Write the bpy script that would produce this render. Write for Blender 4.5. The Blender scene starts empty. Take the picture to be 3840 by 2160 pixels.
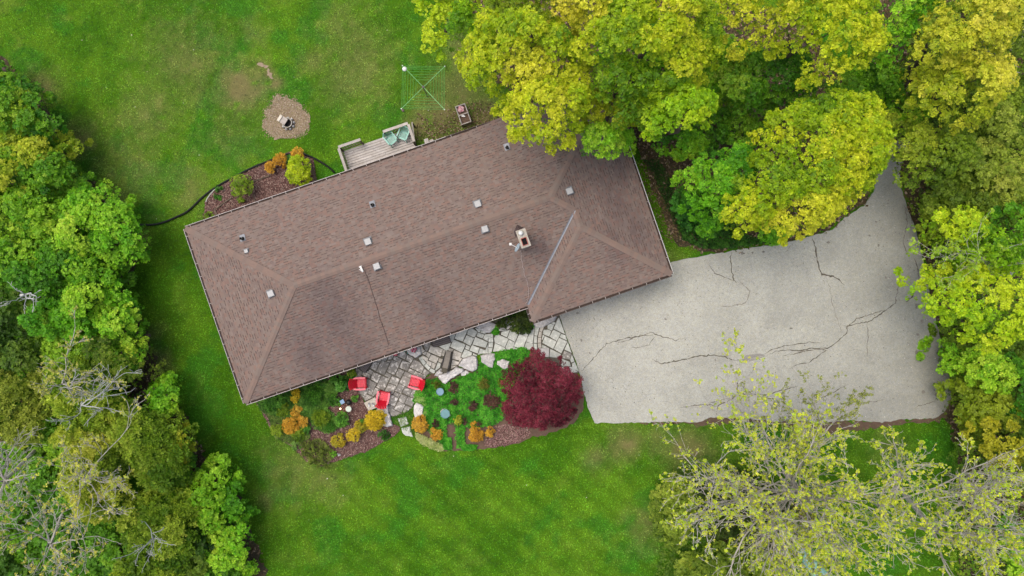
import bpy, math, random
import numpy as np
from mathutils import Vector
from mathutils.geometry import tessellate_polygon
random.seed(5)
sc = bpy.context.scene
COL = sc.collection
R = math.radians

# ---------------------------------------------------------------- camera, sky, sun, exposure
CAMH = 40.0
cam = bpy.data.cameras.new("camera"); cam.lens = 24; cam.sensor_width = 36
cam.clip_start = 0.5; cam.clip_end = 600
camo = bpy.data.objects.new("camera", cam); camo.location = (0, 0, CAMH); camo.rotation_euler = (0, 0, 0)
COL.objects.link(camo); sc.camera = camo
SUN_EL, SUN_AZ = 70, 150          # direction the light comes from: azimuth counter-clockwise from +X
w = bpy.data.worlds.new("World"); sc.world = w; w.use_nodes = True
nt = w.node_tree; bg = nt.nodes["Background"]
sky = nt.nodes.new("ShaderNodeTexSky"); sky.sky_type = 'NISHITA'; sky.sun_disc = False
sky.sun_elevation = R(SUN_EL); sky.sun_rotation = R(90 - SUN_AZ)
sky.air_density = 1.0; sky.dust_density = 6.0; sky.ozone_density = 0.4
nt.links.new(sky.outputs[0], bg.inputs[0]); bg.inputs[1].default_value = 0.15
sl = bpy.data.lights.new("sun", 'SUN'); sl.energy = 0.8; sl.angle = R(40); sl.color = (1.0, 0.97, 0.93)
so = bpy.data.objects.new("sun", sl); COL.objects.link(so); so.location = (-20, 5, 60)
dv = Vector((math.cos(R(SUN_AZ)) * math.cos(R(SUN_EL)), math.sin(R(SUN_AZ)) * math.cos(R(SUN_EL)), math.sin(R(SUN_EL))))
so.rotation_euler = dv.to_track_quat('Z', 'Y').to_euler()
sc.view_settings.view_transform = 'Standard'; sc.view_settings.look = 'None'
sc.view_settings.gamma = 1; sc.view_settings.use_curve_mapping = False
sc.view_settings.exposure = 0.5

# ---------------------------------------------------------------- helpers
def lin(c):
    c = np.asarray(c, float) / 255.0
    return np.where(c <= 0.04045, c / 12.92, ((c + 0.055) / 1.055) ** 2.4)
GAIN = 1.35
def A(r, g, b, k=1.0):
    "an albedo from a colour as it shows in even daylight"
    return tuple(np.clip(lin((r, g, b)) / GAIN * k, 0, 0.85))
def at(px, py, z=0.0):
    s = (CAMH - z) / 2560.0
    return ((px - 1920) * s, (1080 - py) * s, z)
def pts(lst, ox=0, oy=0, s=1.0, z=0.0):
    return [at(ox + x / s, oy + y / s, z)[:2] for x, y in lst]
def cr(lst, ox, oy, s):
    return [(ox + x / s, oy + y / s) for x, y in lst]

def hashn(ix, iy, seed):
    n = (ix.astype(np.int64) * 374761393 + iy.astype(np.int64) * 668265263 + seed * 974711) & 0x7fffffff
    n = ((n ^ (n >> 13)) * 1274126177) & 0x7fffffff
    return ((n ^ (n >> 16)) & 0xffff) / 65535.0
def vn(x, y, seed=0):
    x = np.asarray(x, float); y = np.asarray(y, float)
    ix = np.floor(x); iy = np.floor(y); fx = x - ix; fy = y - iy
    fx = fx * fx * (3 - 2 * fx); fy = fy * fy * (3 - 2 * fy)
    a = hashn(ix, iy, seed); b = hashn(ix + 1, iy, seed); c = hashn(ix, iy + 1, seed); d = hashn(ix + 1, iy + 1, seed)
    return (a * (1 - fx) + b * fx) * (1 - fy) + (c * (1 - fx) + d * fx) * fy
def fbm(x, y, seed=0, o=4):
    s = 0; a = 0.5; t = 0
    for i in range(o):
        s = s + a * vn(x * 2 ** i + 13.1 * i, y * 2 ** i - 7.7 * i, seed + i); t += a; a *= 0.55
    return s / t
def inpoly(x, y, poly):
    x = np.asarray(x); y = np.asarray(y); ins = np.zeros(x.shape, bool); n = len(poly)
    for i in range(n):
        x1, y1 = poly[i]; x2, y2 = poly[(i + 1) % n]
        if y1 == y2: continue
        c = ((y1 > y) != (y2 > y)) & (x < (x2 - x1) * (y - y1) / (y2 - y1) + x1)
        ins ^= c
    return ins
def smooth(a, b, x):
    t = np.clip((x - a) / (b - a), 0, 1); return t * t * (3 - 2 * t)
def area(p):
    return 0.5 * sum(p[i][0] * p[(i + 1) % len(p)][1] - p[(i + 1) % len(p)][0] * p[i][1] for i in range(len(p)))
def ccw(p):
    return list(p) if area(p) > 0 else list(p)[::-1]

# ---------------------------------------------------------------- materials
def newmat(name):
    m = bpy.data.materials.new(name); m.use_nodes = True
    return m, m.node_tree, m.node_tree.nodes["Principled BSDF"]
def plain(name, col, rough=0.6, metal=0.0, spec=0.4, var=0.12, nscale=8.0, bump=0.0, bscale=30.0, objvar=0.0, detail=6):
    m, t, b = newmat(name)
    b.inputs["Roughness"].default_value = rough; b.inputs["Metallic"].default_value = metal
    b.inputs["Specular IOR Level"].default_value = spec
    g = t.nodes.new("ShaderNodeNewGeometry")
    n = t.nodes.new("ShaderNodeTexNoise"); n.inputs["Scale"].default_value = nscale; n.inputs["Detail"].default_value = detail
    t.links.new(g.outputs["Position"], n.inputs["Vector"])
    mr = t.nodes.new("ShaderNodeMapRange"); mr.inputs[1].default_value = 0.3; mr.inputs[2].default_value = 0.7
    mr.inputs[3].default_value = 1 - var; mr.inputs[4].default_value = 1 + var
    t.links.new(n.outputs["Fac"], mr.inputs[0])
    mu = t.nodes.new("ShaderNodeVectorMath"); mu.operation = 'SCALE'; mu.inputs[0].default_value = col
    src = mr.outputs[0]
    if objvar:
        oi = t.nodes.new("ShaderNodeObjectInfo"); m2 = t.nodes.new("ShaderNodeMapRange")
        m2.inputs[3].default_value = 1 - objvar; m2.inputs[4].default_value = 1 + objvar
        t.links.new(oi.outputs["Random"], m2.inputs[0])
        mm = t.nodes.new("ShaderNodeMath"); mm.operation = 'MULTIPLY'
        t.links.new(src, mm.inputs[0]); t.links.new(m2.outputs[0], mm.inputs[1]); src = mm.outputs[0]
    t.links.new(src, mu.inputs["Scale"]); t.links.new(mu.outputs[0], b.inputs["Base Color"])
    if bump:
        n2 = t.nodes.new("ShaderNodeTexNoise"); n2.inputs["Scale"].default_value = bscale; n2.inputs["Detail"].default_value = 5
        t.links.new(g.outputs["Position"], n2.inputs["Vector"])
        bp = t.nodes.new("ShaderNodeBump"); bp.inputs["Strength"].default_value = 0.8; bp.inputs["Distance"].default_value = bump
        t.links.new(n2.outputs["Fac"], bp.inputs["Height"]); t.links.new(bp.outputs[0], b.inputs["Normal"])
    return m
def blotch(name, c1, c2, c3, s1=3.0, s2=14.0, thr=0.62, rough=0.85, objvar=0.12, bump=0.01, soft=0.08):
    "stone or soil: two tones mixed by noise, with patches of a third"
    m, t, b = newmat(name); b.inputs["Roughness"].default_value = rough; b.inputs["Specular IOR Level"].default_value = 0.25
    g = t.nodes.new("ShaderNodeNewGeometry"); L = t.links
    def noise(s, d=6):
        n = t.nodes.new("ShaderNodeTexNoise"); n.inputs["Scale"].default_value = s; n.inputs["Detail"].default_value = d
        n.inputs["Roughness"].default_value = 0.65; L.new(g.outputs["Position"], n.inputs["Vector"]); return n.outputs["Fac"]
    def ramp(f, a, bb):
        r = t.nodes.new("ShaderNodeMapRange"); r.inputs[1].default_value = a; r.inputs[2].default_value = bb; L.new(f, r.inputs[0]); return r.outputs[0]
    def mix(f, a, bb):
        x = t.nodes.new("ShaderNodeMix"); x.data_type = 'RGBA'; L.new(f, x.inputs[0])
        for v, k in ((a, 6), (bb, 7)):
            if isinstance(v, tuple): x.inputs[k].default_value = (*v, 1)
            else: L.new(v, x.inputs[k])
        return x.outputs[2]
    base = mix(ramp(noise(s1), 0.35, 0.65), c1, c2)
    out = mix(ramp(noise(s2), thr - soft, thr + soft), base, c3)
    oi = t.nodes.new("ShaderNodeObjectInfo"); m2 = t.nodes.new("ShaderNodeMapRange")
    m2.inputs[3].default_value = 1 - objvar; m2.inputs[4].default_value = 1 + objvar
    L.new(oi.outputs["Random"], m2.inputs[0])
    fine = ramp(noise(60.0, 3), 0.2, 0.8)
    f2 = t.nodes.new("ShaderNodeMapRange"); f2.inputs[3].default_value = 0.82; f2.inputs[4].default_value = 1.18; L.new(fine, f2.inputs[0])
    mm = t.nodes.new("ShaderNodeMath"); mm.operation = 'MULTIPLY'; L.new(m2.outputs[0], mm.inputs[0]); L.new(f2.outputs[0], mm.inputs[1])
    sc_ = t.nodes.new("ShaderNodeVectorMath"); sc_.operation = 'SCALE'; L.new(out, sc_.inputs[0]); L.new(mm.outputs[0], sc_.inputs["Scale"])
    L.new(sc_.outputs[0], b.inputs["Base Color"])
    bp = t.nodes.new("ShaderNodeBump"); bp.inputs["Distance"].default_value = bump; L.new(noise(25.0, 8), bp.inputs["Height"]); L.new(bp.outputs[0], b.inputs["Normal"])
    return m
def vcol(name, rough=0.6, trans=0.0, spec=0.3, nvar=0.0, nscale=20.0, bump=0.0):
    m, t, b = newmat(name); b.inputs["Roughness"].default_value = rough; b.inputs["Specular IOR Level"].default_value = spec
    a = t.nodes.new("ShaderNodeAttribute"); a.attribute_name = "Col"; src = a.outputs["Color"]; L = t.links
    if nvar:
        g = t.nodes.new("ShaderNodeNewGeometry"); n = t.nodes.new("ShaderNodeTexNoise")
        n.inputs["Scale"].default_value = nscale; n.inputs["Detail"].default_value = 8; n.inputs["Roughness"].default_value = 0.75
        L.new(g.outputs["Position"], n.inputs["Vector"])
        mr = t.nodes.new("ShaderNodeMapRange"); mr.inputs[1].default_value = 0.25; mr.inputs[2].default_value = 0.75
        mr.inputs[3].default_value = 1 - nvar; mr.inputs[4].default_value = 1 + nvar; L.new(n.outputs["Fac"], mr.inputs[0])
        s_ = t.nodes.new("ShaderNodeVectorMath"); s_.operation = 'SCALE'; L.new(src, s_.inputs[0]); L.new(mr.outputs[0], s_.inputs["Scale"]); src = s_.outputs[0]
        if bump:
            bp = t.nodes.new("ShaderNodeBump"); bp.inputs["Distance"].default_value = bump; L.new(n.outputs["Fac"], bp.inputs["Height"]); L.new(bp.outputs[0], b.inputs["Normal"])
    L.new(src, b.inputs["Base Color"])
    if trans:
        tr = t.nodes.new("ShaderNodeBsdfTranslucent"); L.new(src, tr.inputs[0])
        mx = t.nodes.new("ShaderNodeMixShader"); mx.inputs[0].default_value = trans
        L.new(b.outputs[0], mx.inputs[1]); L.new(tr.outputs[0], mx.inputs[2]); L.new(mx.outputs[0], t.nodes["Material Output"].inputs[0])
    return m

M = {}
M['leaf'] = vcol('leaf', 0.55, 0.36)
M['grass'] = vcol('grass', 0.7, 0.2, 0.2)
M['turf'] = vcol('turf', 0.95, 0, 0.05, 0.45, 14.0, 0.02)
M['shingle'] = vcol('shingle', 0.9, 0, 0.15, 0.14, 60.0)
M['shadowband'] = plain('shingle_edge', A(78, 60, 56), 0.95, spec=0.1)
M['bark'] = plain('bark', A(202, 196, 188), 0.9, var=0.3, nscale=12, bump=0.01)
M['darkbark'] = plain('dark_bark', A(96, 82, 72), 0.9, var=0.3, nscale=12, bump=0.01)
M['paledead'] = plain('dead_wood', A(200, 203, 200), 0.9, var=0.15)
M['white'] = plain('white_paint', A(236, 236, 232), 0.4, var=0.05)
M['cream'] = plain('gutter_metal', A(205, 196, 190), 0.45, var=0.1)
M['browngutter'] = plain('brown_gutter', A(92, 78, 74), 0.5, var=0.15)
M['debris'] = plain('gutter_debris', A(70, 58, 50), 0.95, var=0.4, nscale=30)
M['vent'] = plain('vent_metal', A(170, 172, 172), 0.5, metal=0.2, var=0.06)
M['ventside'] = plain('vent_side', A(110, 112, 116), 0.5, metal=0.2, var=0.1)
M['black'] = plain('black_rubber', A(26, 28, 28), 0.5, var=0.2)
M['soot'] = plain('soot', (0.006, 0.005, 0.005), 0.95, var=0.2)
M['flash'] = plain('valley_flashing', A(138, 142, 148), 0.45, metal=0.3, var=0.12)
M['cricket'] = plain('brown_metal', A(84, 70, 68), 0.6, var=0.12)
M['concrete'] = blotch('weathered_concrete', A(205, 200, 188), A(180, 172, 155), A(120, 114, 108), 4, 28, 0.6)
M['terracotta'] = plain('terracotta', A(176, 100, 88), 0.8, var=0.1)
M['brick'] = blotch('brick', A(140, 92, 74), A(118, 76, 62), A(160, 120, 100), 6, 20, 0.6)
M['dish'] = plain('dish_grey', A(170, 190, 202), 0.4, var=0.03)
M['deckwood'] = blotch('weathered_wood', A(206, 201, 196), A(186, 179, 170), A(136, 126, 118), 2.2, 9, 0.66, objvar=0.14, bump=0.004)
M['deckdark'] = blotch('mossy_wood', A(120, 116, 92), A(96, 90, 72), A(70, 66, 54), 3, 12, 0.6, objvar=0.1)
M['railwood'] = blotch('rail_wood', A(196, 190, 182), A(178, 170, 160), A(128, 120, 112), 3, 12, 0.66, objvar=0.08)
M['planterwood'] = blotch('planter_wood', A(190, 184, 176), A(165, 158, 148), A(120, 112, 104), 3, 12, 0.6)
M['mint'] = plain('mint_plastic', A(150, 206, 190), 0.45, var=0.05)
M['red'] = plain('red_plastic', A(240, 44, 66), 0.5, var=0.06, spec=0.3)
M['pink'] = plain('pink_plastic', A(250, 128, 140), 0.5, var=0.06, spec=0.3)  # lighter pink tone for the armrests
M['redback'] = plain('deep_red_plastic', A(224, 26, 52), 0.5, var=0.06, spec=0.3)
M['slate'] = plain('grey_slats', A(112, 104, 104), 0.7, var=0.12)
M['darkslat'] = plain('dark_frame', A(60, 58, 58), 0.7, var=0.15)
M['recliner'] = plain('recliner_fabric', A(138, 132, 122), 0.85, var=0.1)
M['reclinerdark'] = plain('recliner_pillow', A(92, 88, 76), 0.9, var=0.15)
M['flagpale'] = blotch('pale_flagstone', A(202, 206, 196), A(180, 186, 178), A(226, 228, 220), 2.5, 7, 0.58, objvar=0.11)
M['flagdark'] = blotch('lichened_flagstone', A(160, 157, 149), A(128, 126, 120), A(214, 212, 204), 2.2, 6, 0.56, objvar=0.14, soft=0.04)
M['flagmid'] = blotch('warm_flagstone', A(200, 196, 184), A(170, 166, 155), A(226, 222, 212), 2.5, 7, 0.57, objvar=0.11)
M['joint'] = plain('joint_soil', A(98, 94, 82), 0.98, var=0.4, nscale=20)
M['boulder'] = blotch('pale_boulder', A(214, 212, 208), A(184, 182, 180), A(242, 240, 236), 3, 8, 0.6, objvar=0.07, bump=0.03)
M['whiterock'] = blotch('white_boulder', A(226, 224, 218), A(206, 204, 200), A(170, 166, 160), 4, 22, 0.66, objvar=0.04, bump=0.02)
M['mulch'] = blotch('bark_mulch', A(112, 84, 78), A(86, 62, 58), A(146, 120, 112), 5, 26, 0.6, bump=0.03)
M['soil'] = blotch('bare_soil', A(172, 154, 132), A(158, 140, 116), A(120, 102, 82), 2.5, 22, 0.66, bump=0.015)
M['darksoil'] = blotch('garden_soil', A(120, 98, 82), A(104, 84, 70), A(88, 70, 58), 4, 22, 0.62, bump=0.03)
M['litter'] = blotch('forest_floor', A(88, 76, 56), A(62, 58, 38), A(120, 104, 82), 1.6, 18, 0.6, bump=0.05)
M['chip'] = vcol('chips', 0.9, 0, 0.1)
M['crack'] = plain('crack_fill', A(98, 92, 80), 0.98, var=0.35, nscale=9)
M['faintcrack'] = plain('hairline_crack', A(140, 134, 124), 0.98, var=0.2, nscale=9)
M['patch'] = plain('asphalt_patch', A(152, 150, 144), 0.95, var=0.1, nscale=40)
M['oil'] = plain('oil_stain', A(128, 124, 116), 0.8, var=0.3, nscale=10)
M['hose'] = plain('black_pipe', A(30, 30, 30), 0.45, var=0.2)
M['edging'] = plain('edging_plastic', A(200, 205, 196), 0.5)
M['timber'] = blotch('edging_timber', A(122, 108, 92), A(96, 84, 72), A(70, 60, 52), 4, 14, 0.6)
M['greenmetal'] = plain('green_metal', A(130, 196, 124), 0.4, var=0.05)
M['greenline'] = plain('green_line', A(100, 176, 88), 0.5, var=0.05)
M['birdblue'] = plain('blue_basin', A(108, 148, 168), 0.25, var=0.1, nscale=6)
M['birdteal'] = plain('teal_basin', A(96, 146, 150), 0.25, var=0.1, nscale=6)
M['solar'] = plain('solar_panel', A(116, 158, 196), 0.2, var=0.08)
M['disc'] = plain('pale_disc', A(200, 214, 196), 0.3, var=0.08)
M['teal'] = plain('teal_glaze', A(90, 170, 156), 0.3, var=0.1)
M['tarp'] = plain('teal_tarp', A(140, 196, 182), 0.5, var=0.12, nscale=4)
M['petal'] = vcol('petals', 0.6, 0.25)
mg, tg, bgn = newmat('lamp_glow'); bgn.inputs["Base Color"].default_value = (1, 0.7, 0.4, 1)
bgn.inputs["Emission Color"].default_value = (1.0, 0.62, 0.3, 1); bgn.inputs["Emission Strength"].default_value = 5; M['glow'] = mg

def driveway_mat():
    m, t, b = newmat('driveway_aggregate'); L = t.links
    b.inputs["Roughness"].default_value = 0.92; b.inputs["Specular IOR Level"].default_value = 0.2
    g = t.nodes.new("ShaderNodeNewGeometry")
    def noise(s, d=5, r=0.6, w_=0):
        n = t.nodes.new("ShaderNodeTexNoise"); n.inputs["Scale"].default_value = s; n.inputs["Detail"].default_value = d
        n.inputs["Roughness"].default_value = r; n.inputs["Distortion"].default_value = w_
        L.new(g.outputs["Position"], n.inputs["Vector"]); return n.outputs["Fac"]
    def rng(f, a, bb, c, d):
        r = t.nodes.new("ShaderNodeMapRange"); r.inputs[1].default_value = a; r.inputs[2].default_value = bb
        r.inputs[3].default_value = c; r.inputs[4].default_value = d; L.new(f, r.inputs[0]); return r.outputs[0]
    def mul(a, bb):
        x = t.nodes.new("ShaderNodeMath"); x.operation = 'MULTIPLY'; L.new(a, x.inputs[0]); L.new(bb, x.inputs[1]); return x.outputs[0]
    v = rng(noise(0.3, 5, .65, .6), 0.3, 0.7, 0.84, 1.1)
    v = mul(v, rng(noise(1.6, 6, 0.7, 1.0), 0.3, 0.7, 0.93, 1.06))
    v = mul(v, rng(noise(8, 3, 0.9), 0.3, 0.7, 0.86, 1.13)); v = mul(v, rng(noise(30, 2, 0.8), 0.3, 0.7, 0.74, 1.24))
    vo = t.nodes.new("ShaderNodeTexVoronoi"); vo.inputs["Scale"].default_value = 13; L.new(g.outputs["Position"], vo.inputs["Vector"])
    spots = mul(rng(vo.outputs["Distance"], 0.12, 0.2, 0.0, 1.0), rng(noise(3.0), 0.4, 0.5, 1.0, 1.0))
    gate = rng(noise(2.2, 3), 0.5, 0.62, 1.0, 0.0)
    mx = t.nodes.new("ShaderNodeMath"); mx.operation = 'MAXIMUM'; L.new(spots, mx.inputs[0]); L.new(gate, mx.inputs[1])
    v = mul(v, rng(mx.outputs[0], 0, 1, 0.72, 1.0))
    sx = t.nodes.new("ShaderNodeSeparateXYZ"); L.new(g.outputs["Position"], sx.inputs[0])
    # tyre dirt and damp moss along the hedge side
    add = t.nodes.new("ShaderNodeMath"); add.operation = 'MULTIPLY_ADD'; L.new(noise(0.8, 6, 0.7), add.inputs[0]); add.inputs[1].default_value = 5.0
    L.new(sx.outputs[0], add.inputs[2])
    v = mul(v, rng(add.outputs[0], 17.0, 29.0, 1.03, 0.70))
    mc = t.nodes.new("ShaderNodeMix"); mc.data_type = 'RGBA'; L.new(rng(noise(9, 3, 0.7), 0.3, 0.7, 0, 1), mc.inputs[0])
    mc.inputs[6].default_value = (*A(178, 181, 177), 1); mc.inputs[7].default_value = (*A(188, 187, 171), 1)
    s_ = t.nodes.new("ShaderNodeVectorMath"); s_.operation = 'SCALE'; L.new(mc.outputs[2], s_.inputs[0]); L.new(v, s_.inputs["Scale"])
    L.new(s_.outputs[0], b.inputs["Base Color"])
    bp = t.nodes.new("ShaderNodeBump"); bp.inputs["Distance"].default_value = 0.008; L.new(noise(40, 3), bp.inputs["Height"]); L.new(bp.outputs[0], b.inputs["Normal"])
    return m
M['drive'] = driveway_mat()

# ---------------------------------------------------------------- object helpers
class MB:
    def __init__(s): s.v = []; s.f = []; s.mi = []
    def add(s, V, F, mi=0):
        o = len(s.v); s.v += [tuple(p) for p in V]; s.f += [tuple(i + o for i in f) for f in F]; s.mi += [mi] * len(F); return s
    def box(s, x0, x1, y0, y1, z0, z1, mi=0):
        return s.add([(x0, y0, z0), (x1, y0, z0), (x1, y1, z0), (x0, y1, z0), (x0, y0, z1), (x1, y0, z1), (x1, y1, z1), (x0, y1, z1)],
                     [(0, 3, 2, 1), (4, 5, 6, 7), (0, 1, 5, 4), (1, 2, 6, 5), (2, 3, 7, 6), (3, 0, 4, 7)], mi)
    def bbox(s, x0, x1, y0, y1, z0, z1, b=0.01, mi=0):
        "box with its top edges bevelled"
        V = []
        for z, i in ((z0, 0), (z1 - b, 0), (z1, b)):
            V += [(x0 + i, y0 + i, z), (x1 - i, y0 + i, z), (x1 - i, y1 - i, z), (x0 + i, y1 - i, z)]
        F = [(3, 2, 1, 0), (8, 9, 10, 11)]
        for k in (0, 4):
            F += [(k + j, k + (j + 1) % 4, k + 4 + (j + 1) % 4, k + 4 + j) for j in range(4)]
        return s.add(V, F, mi)
    def beam(s, p, q, w_, h, mi=0, up=(0, 0, 1)):
        p = Vector(p); q = Vector(q); d = (q - p).normalized(); u = Vector(up)
        sd = d.cross(u); sd = sd.normalized() if sd.length > 1e-4 else Vector((1, 0, 0)); u = sd.cross(d).normalized()
        V = [c + sd * a * w_ / 2 + u * b * h / 2 for c in (p, q) for a, b in ((-1, -1), (1, -1), (1, 1), (-1, 1))]
        return s.add(V, [(0, 1, 2, 3), (7, 6, 5, 4), (0, 4, 5, 1), (1, 5, 6, 2), (2, 6, 7, 3), (3, 7, 4, 0)], mi)
    def tube(s, P, r, n=8, mi=0, cap=True):
        P = [Vector(p) for p in P]; rr = r if hasattr(r, '__len__') else [r] * len(P); V = []; F = []
        for i, p in enumerate(P):
            d = (P[min(i + 1, len(P) - 1)] - P[max(i - 1, 0)]).normalized()
            a = d.cross(Vector((0, 0, 1)));
            if a.length < 1e-3: a = d.cross(Vector((1, 0, 0)))
            a.normalize(); b = d.cross(a)
            V += [p + (a * math.cos(2 * math.pi * k / n) + b * math.sin(2 * math.pi * k / n)) * rr[i] for k in range(n)]
        for i in range(len(P) - 1):
            for k in range(n):
                F.append((i * n + k, i * n + (k + 1) % n, (i + 1) * n + (k + 1) % n, (i + 1) * n + k))
        if cap: F += [tuple(range(n))[::-1], tuple(range((len(P) - 1) * n, len(P) * n))]
        return s.add(V, F, mi)
    def lathe(s, prof, n=20, c=(0, 0, 0), mi=0):
        V = []; F = []
        for r, z in prof: V += [(c[0] + r * math.cos(2 * math.pi * k / n), c[1] + r * math.sin(2 * math.pi * k / n), c[2] + z) for k in range(n)]
        for i in range(len(prof) - 1):
            F += [(i * n + k, i * n + (k + 1) % n, (i + 1) * n + (k + 1) % n, (i + 1) * n + k) for k in range(n)]
        F.append(tuple(range((len(prof) - 1) * n, len(prof) * n)))
        return s.add(V, F, mi)
    def obj(s, name, mats, parent=None, off=(0, 0, 0), smooth_=False):
        me = bpy.data.meshes.new(name)
        me.from_pydata([(x - off[0], y - off[1], z - off[2]) for x, y, z in s.v], [], s.f)
        for m in (mats if isinstance(mats, (list, tuple)) else [mats]): me.materials.append(m)
        if any(s.mi): me.polygons.foreach_set('material_index', s.mi)
        if smooth_: me.polygons.foreach_set('use_smooth', [True] * len(s.f))
        o = bpy.data.objects.new(name, me); COL.objects.link(o)
        if parent is not None: o.parent = parent
        else: o.location = off
        return o
def tag(o, label=None, cat=None, group=None, kind=None):
    if label: o['label'] = label
    if cat: o['category'] = cat
    if group: o['group'] = group
    if kind: o['kind'] = kind
    return o
def thing(name, label, cat, loc=(0, 0, 0), rz=0.0, group=None):
    o = bpy.data.objects.new(name, None); o.empty_display_size = 0.2; COL.objects.link(o)
    o.location = loc; o.rotation_euler = (0, 0, rz); return tag(o, label, cat, group)
def quads(name, V, col, mat, parent=None, nper=4, off=(0, 0, 0)):
    "N faces of nper vertices: V (N,nper,3), col (N,3)"
    N = len(V); nper = V.shape[1]; me = bpy.data.meshes.new(name)
    V = V - np.array(off)
    me.vertices.add(N * nper); me.vertices.foreach_set('co', V.astype(np.float32).ravel())
    me.loops.add(N * nper); me.loops.foreach_set('vertex_index', np.arange(N * nper, dtype=np.int32))
    me.polygons.add(N); me.polygons.foreach_set('loop_start', np.arange(0, N * nper, nper, dtype=np.int32))
    ca = me.color_attributes.new('Col', 'FLOAT_COLOR', 'POINT')
    cc = np.ones((N, nper, 4), np.float32); cc[:, :, :3] = col[:, None, :]
    ca.data.foreach_set('color', cc.ravel()); me.materials.append(mat)
    me.update(calc_edges=True)
    o = bpy.data.objects.new(name, me); COL.objects.link(o)
    if parent is not None: o.parent = parent
    else: o.location = off
    return o
def copy_tree(o, parent=None):
    c = o.copy(); COL.objects.link(c); c.parent = parent
    for ch in [x for x in ALLCH.get(o.name, [])]: copy_tree(ch, c)
    return c
ALLCH = {}
def kids(o):
    ALLCH.clear()
    for x in bpy.data.objects:
        if x.parent: ALLCH.setdefault(x.parent.name, []).append(x)
def jag(poly, step, amp, seed=1):
    "subdivide a polygon and roughen its edge"
    out = []; n = len(poly); rg = random.Random(seed)
    for i in range(n):
        a = poly[i]; b = poly[(i + 1) % n]; L = math.dist(a, b); k = max(1, int(L / step))
        for j in range(k):
            t = j / k; x = a[0] + (b[0] - a[0]) * t; y = a[1] + (b[1] - a[1]) * t
            nx = (b[1] - a[1]) / (L + 1e-9); ny = -(b[0] - a[0]) / (L + 1e-9); q = rg.gauss(0, amp)
            out.append((x + nx * q, y + ny * q))
    return out
def sheet(name, poly, z, mat, kind='structure', parent=None, thick=0.0):
    p = ccw(poly); V = [(x, y, z) for x, y in p]; n = len(V)
    F = [tuple(f) for f in tessellate_polygon([[Vector(v) for v in V]])]
    F = [f if ((V[f[1]][0] - V[f[0]][0]) * (V[f[2]][1] - V[f[0]][1]) - (V[f[1]][1] - V[f[0]][1]) * (V[f[2]][0] - V[f[0]][0])) > 0 else f[::-1] for f in F]
    m = MB(); m.add(V, F)
    if thick:
        m.v += [(x, y, z - thick) for x, y in p]
        m.f += [(i, i + n, (i + 1) % n + n, (i + 1) % n) for i in range(n)]; m.mi += [0] * n
    o = m.obj(name, mat, parent)
    if kind: o['kind'] = kind
    return o
def shrink(p, d):
    p = ccw(p); n = len(p); cx = sum(q[0] for q in p) / n; cy = sum(q[1] for q in p) / n; out = []
    for i in range(n):
        a = Vector(p[i - 1]); b = Vector(p[i]); c = Vector(p[(i + 1) % n])
        e1 = (b - a).normalized(); e2 = (c - b).normalized()
        n1 = Vector((-e1.y, e1.x)); n2 = Vector((-e2.y, e2.x)); k = n1 + n2
        k = k.normalized() * d / max(0.5, k.normalized().dot(n1)) if k.length > 1e-3 else n1 * d
        out.append((b.x + k.x, b.y + k.y))
    return out
def slab(poly, z0, z1, bev=0.012, mb=None):
    mb = mb or MB(); p = ccw(poly); q = shrink(p, bev); n = len(p)
    V = [(x, y, z0) for x, y in p] + [(x, y, z1 - bev) for x, y in p] + [(x, y, z1) for x, y in q]
    F = [tuple(range(2 * n, 3 * n))]
    for k in (0, n): F += [(k + j, k + (j + 1) % n, k + n + (j + 1) % n, k + n + j) for j in range(n)]
    return mb.add(V, F)
def boulder_mb(poly, h, seed, z0=0.0):
    p = ccw(jag(poly, 0.12, 0.018, seed)); n = len(p); rg = random.Random(seed)
    cx = sum(q[0] for q in p) / n; cy = sum(q[1] for q in p) / n; V = []
    for sc_, zz, jz in ((1.0, z0, 0), (1.02, z0 + h * 0.45, 0.01), (0.95, z0 + h * 0.86, 0.012), (0.82, z0 + h * 0.98, 0.015), (0.5, z0 + h, 0.02)):
        V += [(cx + (x - cx) * sc_ + rg.gauss(0, jz * .5), cy + (y - cy) * sc_ + rg.gauss(0, jz * .5), zz + rg.gauss(0, jz)) for x, y in p]
    V.append((cx, cy, z0 + h * 1.01)); F = []
    for k in range(4): F += [(k * n + j, k * n + (j + 1) % n, (k + 1) * n + (j + 1) % n, (k + 1) * n + j) for j in range(n)]
    F += [(4 * n + j, 4 * n + (j + 1) % n, 5 * n) for j in range(n)]
    return MB().add(V, F)

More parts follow.
